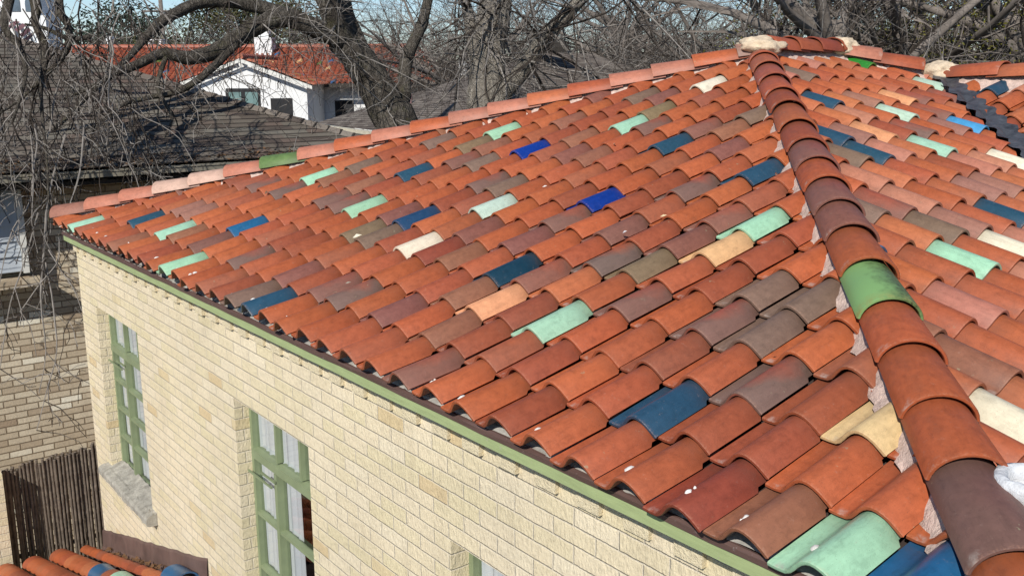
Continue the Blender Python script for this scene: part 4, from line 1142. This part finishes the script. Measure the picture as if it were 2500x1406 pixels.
# ------------------------------------------------------------------ trees
def rot_about(v, ax, a):
    return v * math.cos(a) + np.cross(ax, v) * math.sin(a) + ax * (ax @ v) * (1 - math.cos(a))
def rperp(d):
    r = nr.normal(size=3); r -= d * (r @ d); return r / (np.linalg.norm(r) + 1e-9)
def twig(mb, p, d, length, r, lvl, maxl, grav=0.0, kink=.35, nseg=5, rate=1.0, sides=3, ratio=.55, col=None):
    """a wandering branch and its side branches"""
    pts = [p]; rad = [r]; seg = length / nseg; d = d / np.linalg.norm(d)
    nodes = []
    for k in range(nseg):
        d = d + rperp(d) * nr.uniform(0, kink) + A3(0, 0, grav); d /= np.linalg.norm(d)
        p = p + d * seg; pts.append(p); rad.append(r * (1 - .75 * (k + 1) / nseg)); nodes.append((p, d, rad[-1]))
    mb.tube(pts, rad, sides if lvl else max(sides, 5), cap=False, mi=int(nr.rand() < .5))
    if lvl >= maxl: return
    for (q, dq, rq) in nodes:
        nb_ = nr.poisson(rate)
        for _ in range(nb_):
            a = nr.uniform(.45, 1.15); dd_ = rot_about(dq, rperp(dq), a)
            twig(mb, q, dd_, length * nr.uniform(.35, .75) * (ratio / .55), max(rq * .72, .0022), lvl + 1, maxl, grav, kink, max(3, nseg - 1), rate * .9, sides, ratio)

def limb(mb, pts, n=8, knob=.07, sub=4):
    """smooth limb through (px, py, depth, radius) points"""
    P = [np.r_[at(a, b_, c), r] for a, b_, c, r in pts]
    return limb3(mb, P, n, knob, sub)
def limb3(mb, P, n=8, knob=.07, sub=4):
    out = []
    for i in range(len(P) - 1):
        p0, p1, p2, p3 = P[max(i-1, 0)], P[i], P[i+1], P[min(i+2, len(P)-1)]
        for k in range(sub):
            t = k / sub
            out.append(.5 * ((2*p1) + (-p0+p2)*t + (2*p0-5*p1+4*p2-p3)*t*t + (-p0+3*p1-3*p2+p3)*t**3))
    out.append(P[-1]); out = [np.array(o) for o in out]
    q = []
    for o in out:
        o = o.copy(); o[:3] += nr.normal(size=3) * o[3] * knob; o[3] = max(.004, o[3] * (1 + nr.uniform(-knob, knob))); q.append(o)
    mb.tube([o[:3] for o in q], [o[3] for o in q], n)
    return q

# leaning dark tree whose limbs hang over the grey roof
t1 = empty('leaning_tree', tuple(A3(*at(975, 330, 12.5)) * A3(1, 1, 0) + A3(0, 0, -5.8)))
tag(t1, 'big dark leaning tree with limbs and bare twigs hanging over the grey shingle roof', 'tree')
tk = MB()
b0 = at(975, 350, 12.5)
trunkP = [np.r_[A3(b0[0] + .25, b0[1] + .1, -5.8), .36], np.r_[A3(b0[0] + .12, b0[1] + .05, -2.5), .31], np.r_[b0, .275]]
trunkP += [np.r_[at(*a), r] for a, r in (((950, 280, 12.5), .25), ((918, 215, 12.5), .235), ((885, 160, 12.4), .215), ((850, 118, 12.3), .19), ((815, 92, 12.25), .15))]
limb3(tk, trunkP, 14, .03)
limb(tk, [(895, 170, 12.4, .15), (875, 115, 12.5, .14), (850, 60, 12.6, .125), (830, -20, 12.7, .11), (810, -160, 12.9, .08), (800, -320, 13, .05)], 10, .04)
limb(tk, [(850, 118, 12.3, .15), (820, 60, 12.1, .14), (795, -10, 11.9, .13), (770, -120, 11.8, .10), (740, -260, 11.7, .06)], 10, .04)
limb(tk, [(965, 300, 12.6, .12), (985, 230, 12.7, .10), (995, 140, 12.8, .085), (1030, 60, 12.9, .075), (1050, -20, 13, .06)], 8, .05)
hb(tk, 'trunk', M_BARK, t1, smooth=True)
LB = [(838, 100, 12.2, .135), (765, 68, 12, .125), (705, 45, 11.8, .115), (640, 58, 11.6, .105), (580, 95, 11.4, .10), (520, 128, 11.2, .092), (460, 142, 11, .08), (395, 132, 10.8, .062), (335, 158, 10.6, .052), (270, 185, 10.4, .042), (215, 232, 10.2, .034), (150, 300, 10, .022), (60, 380, 9.9, .012)]
LC = [(715, 45, 11.9, .10), (640, 20, 11.8, .09), (560, 4, 11.6, .085), (490, 6, 11.4, .075), (435, 30, 11.2, .066), (385, 62, 11, .058), (345, 105, 10.8, .045), (305, 150, 10.6, .032), (230, 210, 10.4, .02), (130, 250, 10.2, .012)]
LD = [(575, 110, 11.3, .05), (520, 165, 11.1, .045), (470, 205, 10.9, .04), (420, 228, 10.8, .034), (360, 240, 10.6, .026), (290, 262, 10.4, .018), (220, 330, 10.1, .010)]
LF = [(140, -60, 9.00, 0.0435), (146, 25, 9.00, 0.0391), (165, 62, 9.00, 0.0348), (168, 105, 8.90, 0.0313), (150, 145, 8.90, 0.0261), (110, 185, 8.80, 0.0209), (40, 250, 8.70, 0.0122), (-40, 300, 8.60, 0.0087)]
LG = [(30, -60, 8.80, 0.0522), (18, 20, 8.70, 0.0435), (12, 70, 8.60, 0.0348), (50, 120, 8.60, 0.0261), (62, 190, 8.50, 0.0174), (30, 300, 8.40, 0.0104)]
LH = [(70, -40, 8.90, 0.0435), (88, 18, 8.90, 0.0478), (86, 60, 8.90, 0.0305), (108, 110, 8.90, 0.0391), (106, 175, 8.80, 0.0261), (100, 250, 8.70, 0.0157), (115, 400, 8.60, 0.0104), (120, 560, 8.50, 0.0070)]
LI = [(225, 90, 10.5, .03), (170, 95, 10.4, .026), (110, 70, 10.3, .02), (60, 60, 10.2, .012)]
LJ = [(405, 140, 10.8, .03), (385, 215, 10.6, .024), (420, 290, 10.5, .016), (385, 360, 10.4, .008)]
limbs_obj = MB(); paths = []
for P in (LB, LC, LD, LF, LG, LH, LI, LJ): paths.append(limb(limbs_obj, P, 9, .045))
hb(limbs_obj, 'limb', M_BARK, t1, smooth=True)
tw = MB()
def hang(mb, p, d, length, r, lvl=0):
    """drooping, zig-zag pecan twig"""
    nseg = max(3, int(length / .13)); seg = length / nseg; pts = [p]; rad = [r]; d = d / np.linalg.norm(d)
    nd = []
    for k in range(nseg):
        d = d + rperp(d) * nr.uniform(.1, .55) + A3(0, 0, -.19); d /= np.linalg.norm(d)
        p = p + d * seg * nr.uniform(.7, 1.3); pts.append(p); rad.append(max(.0028, r * (1 - .6 * (k + 1) / nseg)) * nr.uniform(.9, 1.25)); nd.append((p, d))
    mb.tube(pts, rad, 5 if lvl < 2 else 4, cap=False, mi=int(nr.rand() < .55))
    if lvl < 3:
        for q, dq in nd:
            if nr.rand() < (.60, .46, .25)[lvl]:
                hang(mb, q, rot_about(dq, rperp(dq), nr.uniform(.5, 1.3)), length * nr.uniform(.28, .6), max(.0032, r * .62), lvl + 1)
left_dir = -CR[0]
def strand(p, length, r, side=.35):
    """one long hanging leader with short crooked side twigs"""
    nseg = int(length / .12); pts = [p]; rad = [r]; d = A3(nr.normal() * .35, nr.normal() * .35, -1.0) + CR[0] * nr.normal() * .45; d /= np.linalg.norm(d); nd = []
    for k in range(nseg):
        d = d + rperp(d) * nr.uniform(.05, .42) + A3(0, 0, -.10); d /= np.linalg.norm(d)
        p = p + d * .12 * nr.uniform(.7, 1.3); pts.append(p); rad.append(max(.0028, r * (1 - .7 * (k + 1) / nseg)) * nr.uniform(.85, 1.3)); nd.append((p, d))
    tw.tube(pts, rad, 5, cap=False, mi=int(nr.rand() < .55))
    for q, dq in nd:
        if nr.rand() < side: hang(tw, q, rot_about(dq, rperp(dq), nr.uniform(.5, 1.2)), nr.uniform(.16, .6), max(.0035, r * .55), 1)
for path in paths:
    for o in path[2:]:
        px = ((o[:3] - CC) @ CR[0]) / ((o[:3] - CC) @ CR[2]) * FPX + 1250
        if px < 760 and nr.rand() < (.34 if px < 330 else .26):
            strand(o[:3], nr.uniform(.5, 1.7) if px < 330 else nr.uniform(.4, 1.1), nr.uniform(.005, .010), .30)
for _ in range(78):
    _px = nr.uniform(-70, 330); strand(at(_px, nr.uniform(-160, 330), nr.uniform(8.25, 8.85) + max(0, _px) * .0015), nr.uniform(.9, 2.1), nr.uniform(.005, .009), .36)
for _ in range(14):
    strand(at(nr.uniform(360, 760), nr.uniform(-60, 90), nr.uniform(10.6, 11.8)), nr.uniform(.7, 1.4), nr.uniform(.004, .007), .30)
# long hanging leaders seen against the neighbour wall
for P in ([(160, 330, 8.78, 0.0088), (118, 480, 8.68, 0.0097), (108, 600, 8.63, 0.0088), (100, 720, 8.58, 0.0079), (112, 860, 8.58, 0.0053), (95, 960, 8.58, 0.0035)],
          [(112, 640, 8.68, 0.0070), (132, 760, 8.58, 0.0070), (138, 860, 8.58, 0.0062), (118, 940, 8.58, 0.0053), (90, 1050, 8.58, 0.0035)],
          [(118, 610, 8.58, 0.0070), (150, 660, 8.58, 0.0062), (182, 710, 8.58, 0.0044), (200, 760, 8.53, 0.0035)],
          [(75, 330, 8.68, 0.0079), (78, 480, 8.68, 0.0079), (30, 560, 8.58, 0.0070), (5, 660, 8.58, 0.0053), (-20, 800, 8.58, 0.0044)],
          [(92, 520, 8.68, 0.0070), (60, 640, 8.58, 0.0062), (25, 740, 8.58, 0.0053), (0, 900, 8.58, 0.0035)],
          [(145, 580, 8.68, 0.0053), (140, 640, 8.63, 0.0070), (100, 690, 8.58, 0.0053), (50, 760, 8.58, 0.0044)],
          [(205, 300, 8.78, 0.0079), (195, 420, 8.68, 0.0070), (172, 495, 8.68, 0.0053)],
          [(300, 300, 8.98, 0.0070), (320, 350, 8.88, 0.0062), (345, 345, 8.88, 0.0044)]):
    pth = limb(tw, P, 5, .25, 3)
    for o in pth[1:]:
        if nr.rand() < .55: hang(tw, o[:3], A3(nr.normal() * .7, nr.normal() * .7, nr.uniform(-1, .1)), nr.uniform(.2, .55), .005, 1)
# upright bare twigs on the trunk and right-hand limbs
for (a, b_, c) in ((985, 230, 12.7), (995, 140, 12.8), (1030, 60, 12.9), (850, 60, 12.6), (830, -20, 12.7), (820, 60, 12.1), (795, -10, 11.9), (765, 68, 12), (705, 45, 11.8), (900, 190, 12.3), (870, 130, 12.2), (960, 290, 12.2), (640, 58, 11.6), (560, 4, 11.6), (930, 250, 12.2)):
    for _ in range(4):
        twig(tw, at(a, b_, c - .1), nr.normal(size=3) + A3(.3, -.3, .1), nr.uniform(.5, 1.5), nr.uniform(.006, .011), 1, 3, -.02, .4, 5, .8, 4)
hb(tw, 'crown', [M_TWIG, M_TWIG_SHADE], t1)

# pale thick-trunked tree
t2 = empty('pale_tree', tuple(A3(*at(1190, 270, 14)) * A3(1, 1, 0) + A3(0, 0, -5.8))); tag(t2, 'tall pale barked tree standing behind the left hip of the tiled roof', 'tree')
tk = MB(); b0 = at(1190, 280, 14)
limb3(tk, [np.r_[A3(b0[0], b0[1], -5.8), .42], np.r_[A3(b0[0], b0[1], -2), .36], np.r_[b0, .31], np.r_[at(1190, 200, 14), .265], np.r_[at(1192, 120, 14), .25], np.r_[at(1205, 40, 14), .245], np.r_[at(1215, -60, 14), .22], np.r_[at(1225, -250, 14), .15], np.r_[at(1240, -500, 14), .06]], 16, .03)
limb(tk, [(1225, 235, 13.9, .13), (1290, 150, 13.7, .12), (1345, 75, 13.5, .11), (1400, 20, 13.3, .095), (1470, -60, 13.1, .07), (1560, -160, 13, .03)], 10, .05)
limb(tk, [(1165, 140, 14, .10), (1150, 80, 14.1, .085), (1140, 20, 14.2, .075), (1120, -60, 14.3, .05), (1080, -160, 14.4, .02)], 8, .05)
hb(tk, 'trunk', M_BARKP, t2, smooth=True)
tw = MB()
for (a, b_, c, n_) in ((1190, 190, 13.8, 3), (1192, 120, 13.8, 4), (1205, 40, 13.8, 6), (1290, 150, 13.6, 6), (1345, 75, 13.4, 9), (1400, 20, 13.2, 11), (1470, -60, 13, 12), (1150, 80, 14, 6), (1140, 20, 14.1, 8), (1120, -60, 14.2, 9), (1215, -60, 14, 10), (1320, 110, 13.5, 6)):
    for _ in range(n_):
        twig(tw, at(a, b_, c), nr.normal(size=3) + A3(.2, -.1, -.15), nr.uniform(.7, 2.2), nr.uniform(.010, .022), 1, 3, -.03, .38, 6, .75, 4)
hb(tw, 'crown', [M_TWIG, M_TWIG_SHADE], t2)

# three kinds of bare tree, copied behind the roofs
def bare_tree(name, H, r, seed, spread, first, dens):
    global nr
    nr = np.random.RandomState(seed)
    root = empty(name)
    tk = MB(); tw = MB()
    P = [np.r_[A3(0, 0, 0), r * 1.25], np.r_[A3(.05, .02, H * .25), r]]
    top = A3(nr.normal() * .4, nr.normal() * .4, H * .55); P += [np.r_[top * .75, r * .85], np.r_[top, r * .7]]
    main = limb3(tk, P, 9, .04)
    starts = [m_ for m_ in main if m_[2] > H * first]
    for k in range(11):
        s_ = starts[nr.randint(len(starts))]
        a = nr.uniform(0, 6.28); d = A3(math.cos(a) * spread, math.sin(a) * spread, nr.uniform(.35, 1.1)); d /= np.linalg.norm(d)
        Ln = H * nr.uniform(.28, .5); Q = [np.r_[s_[:3], r * .45]]; p = s_[:3].copy()
        for q in range(4):
            d = d + rperp(d) * .25; d /= np.linalg.norm(d); p = p + d * Ln / 4; Q.append(np.r_[p, r * .45 * (1 - .22 * (q + 1))])
        lim = limb3(tk, Q, 6, .06, 2)
        for o in lim[1:]:
            for _ in range(nr.poisson(1.9 * dens)):
                dd_ = rot_about(d, rperp(d), nr.uniform(.4, 1.3))
                twig(tw, o[:3], dd_, nr.uniform(.9, 2.3), max(.012, o[3] * .45), 1, 3, -.01, .34, 5, .85 * dens, 3, .6)
    tk.build('trunk', M_TWIGB, root, smooth=True); tw.build('crown', [M_TWIG if seed % 2 else M_TWIGB, M_TWIG_SHADE], root)
    return root
kinds = [bare_tree('bare_tree', 11, .20, 21, 1.1, .28, .9), bare_tree('bare_tree', 13, .24, 32, .9, .30, 1.0), bare_tree('bare_tree', 9.5, .15, 43, 1.3, .22, 1.0)]
def copy_tree(r):
    c = r.copy(); COL.objects.link(c)
    for ch in r.children:
        k = ch.copy(); COL.objects.link(k); k.parent = c
    return c
spots = [(80, 58, 1), (190, 62, 0), (300, 70, 2), (520, 66, 0), (690, 58, 1), (760, 62, 2), (850, 52, 0), (960, 50, 2), (1040, 46, 1), (1100, 36, 2), (1130, 52, 0), (1260, 44, 1),
         (1320, 34, 2), (1390, 48, 0), (1440, 28, 2), (1500, 40, 1), (1560, 25, 0), (1610, 36, 2), (1680, 44, 1), (1740, 27, 2), (1800, 38, 0), (1850, 22, 1), (1930, 32, 2), (1990, 24, 0), (2060, 40, 1), (2120, 21, 2),
         (2200, 27, 0), (2280, 19, 1), (2350, 30, 2), (2420, 20, 0), (2500, 26, 1), (2560, 18, 2), (1180, 60, 1), (1360, 60, 2), (1600, 58, 0), (1760, 60, 1), (600, 75, 1), (420, 80, 0)] + [(1150 + 58 * k + (k * 29) % 40, 31 + (k * 17) % 16, (k + 1) % 3) for k in range(12)] + [(1890, 17, 2), (2040, 16, 1), (2160, 15.5, 2), (2270, 16, 0), (2380, 15, 2), (2460, 17, 1)] + [(40 + 95 * k + (k * 37) % 50, 48 + (k * 53) % 34, k % 3) for k in range(27)]
used = [0, 0, 0]
ordn = ['far left', 'left', 'middle', 'right']
for k, (px, D, kd) in enumerate(spots):
    o = kinds[kd] if not used[kd] else copy_tree(kinds[kd]); used[kd] = 1
    p = at(px, 180, D)
    o.location = (p[0], p[1], -5.8); o.rotation_euler = (0, 0, rng.uniform(0, 6.28)); s_ = rng.uniform(.85, 1.15); o.scale = (s_, s_, s_ * rng.uniform(.9, 1.1))
    o['category'] = 'tree'; o['group'] = 'bare trees in the wood behind the houses'
    o['label'] = ['slim bare grey tree in the wood behind the roofs', 'tall bare tree with ascending limbs in the wood behind the roofs', 'low wide branching bare tree in the wood behind the roofs'][kd]

def leafy(name, label, px, D, zb, h, wd, mat, n, seed, leaf, group=None, trunk=True, shape='cone', dep=None):
    rs = np.random.RandomState(seed)
    p = at(px, 180, D); root = empty(name, (p[0], p[1], -5.8)); tag(root, label, 'tree', group)
    z0 = zb + 5.8
    # clumps of leaf cards along boughs
    nc = max(14, n // 130); V = []; F = []
    tk = MB(); tk.tube([(0, 0, 0), (.05, 0, z0 + h * .4), (0, .05, z0 + h * .95)], [.2, .12, .03], 7)
    cen = []
    for k in range(nc):
        f = rs.rand() ** .8; zz = z0 + h * f
        rr = wd * ((1 - f) ** .7 if shape == 'cone' else math.sqrt(max(.05, 1 - (2 * f - 1) ** 2))) * rs.uniform(.45, 1.05)
        a = rs.rand() * 6.28; c = A3(rr * math.cos(a), rr * math.sin(a), zz); cen.append(c)
        tk.tube([(0, 0, max(.5, zz - .5)), tuple(c * A3(.5, .5, 1) - A3(0, 0, .15)), tuple(c)], [.035, .02, .008], 4)
    cr = rs.uniform(.28, .62, size=nc) * wd * .42
    per = n // nc
    for c, r_ in zip(cen, cr):
        P = c + rs.normal(size=(per, 3)) * A3(r_, r_, r_ * .7)
        d1 = rs.normal(size=(per, 3)); d1 /= np.linalg.norm(d1, axis=1)[:, None]; d2 = np.cross(d1, rs.normal(size=(per, 3))); d2 /= np.linalg.norm(d2, axis=1)[:, None]
        L_ = leaf * rs.uniform(.6, 1.4, size=(per, 1))
        for q in range(per):
            o = len(V); V += [P[q] - d1[q] * L_[q], P[q] - d2[q] * L_[q] * .4, P[q] + d1[q] * L_[q], P[q] + d2[q] * L_[q] * .4]; F.append((o, o+1, o+2, o+3))
    me = bpy.data.meshes.new('crown'); me.from_pydata([tuple(v) for v in V], [], F); me.materials.append(mat)
    o = bpy.data.objects.new('crown', me); COL.objects.link(o); o.parent = root
    tk.build('trunk', M_TWIGB, root)
    return root
leafy('evergreen_tree', 'broad dark pine standing against blue sky at upper left', 310, 75, -1, 6.5, 4.2, M_PINE, 9000, 3, .16, shape='round')
leafy('evergreen_tree', 'olive green cedar left of the utility pole above the red ridge', 340, 58, -2, 4.6, 3.0, M_JUNI, 8000, 4, .11)
leafy('evergreen_tree', 'tall olive green cedar behind the white chimney', 560, 60, -3, 8.5, 3.4, M_JUNI, 12000, 5, .11, shape='round')
leafy('evergreen_tree', 'low green cedar right of the utility pole', 450, 64, -3, 5.3, 3.2, M_JUNI, 8000, 6, .11)
leafy('evergreen_tree', 'dark cedar partly behind the limbs of the leaning tree', 720, 62, -2, 7.5, 3.0, M_JUNI, 8000, 7, .12, shape='round')
for k, (px, D, h, wd, sd_) in enumerate(((2010, 23, 5.2, 2.2, 11), (2110, 21, 6.0, 2.0, 12), (2230, 19, 6.4, 2.2, 13), (2340, 20, 6.0, 2.3, 14), (2450, 18, 6.6, 2.2, 15), (2550, 19, 6.0, 2.2, 16))):
    leafy('privet_tree', ['sparse yellow green privet behind the ridge left of the first mortar cap', 'yellow green privet behind the short back hip', 'dense privet above the pointed mortar cap', 'leafy privet above the wing ridge', 'tall privet near the upper right corner', 'privet at the far right edge of the picture'][k],
          px, D, -1.5, h, wd, M_IVY, 5600, sd_, .034, 'privet trees behind the ridge', shape='round')
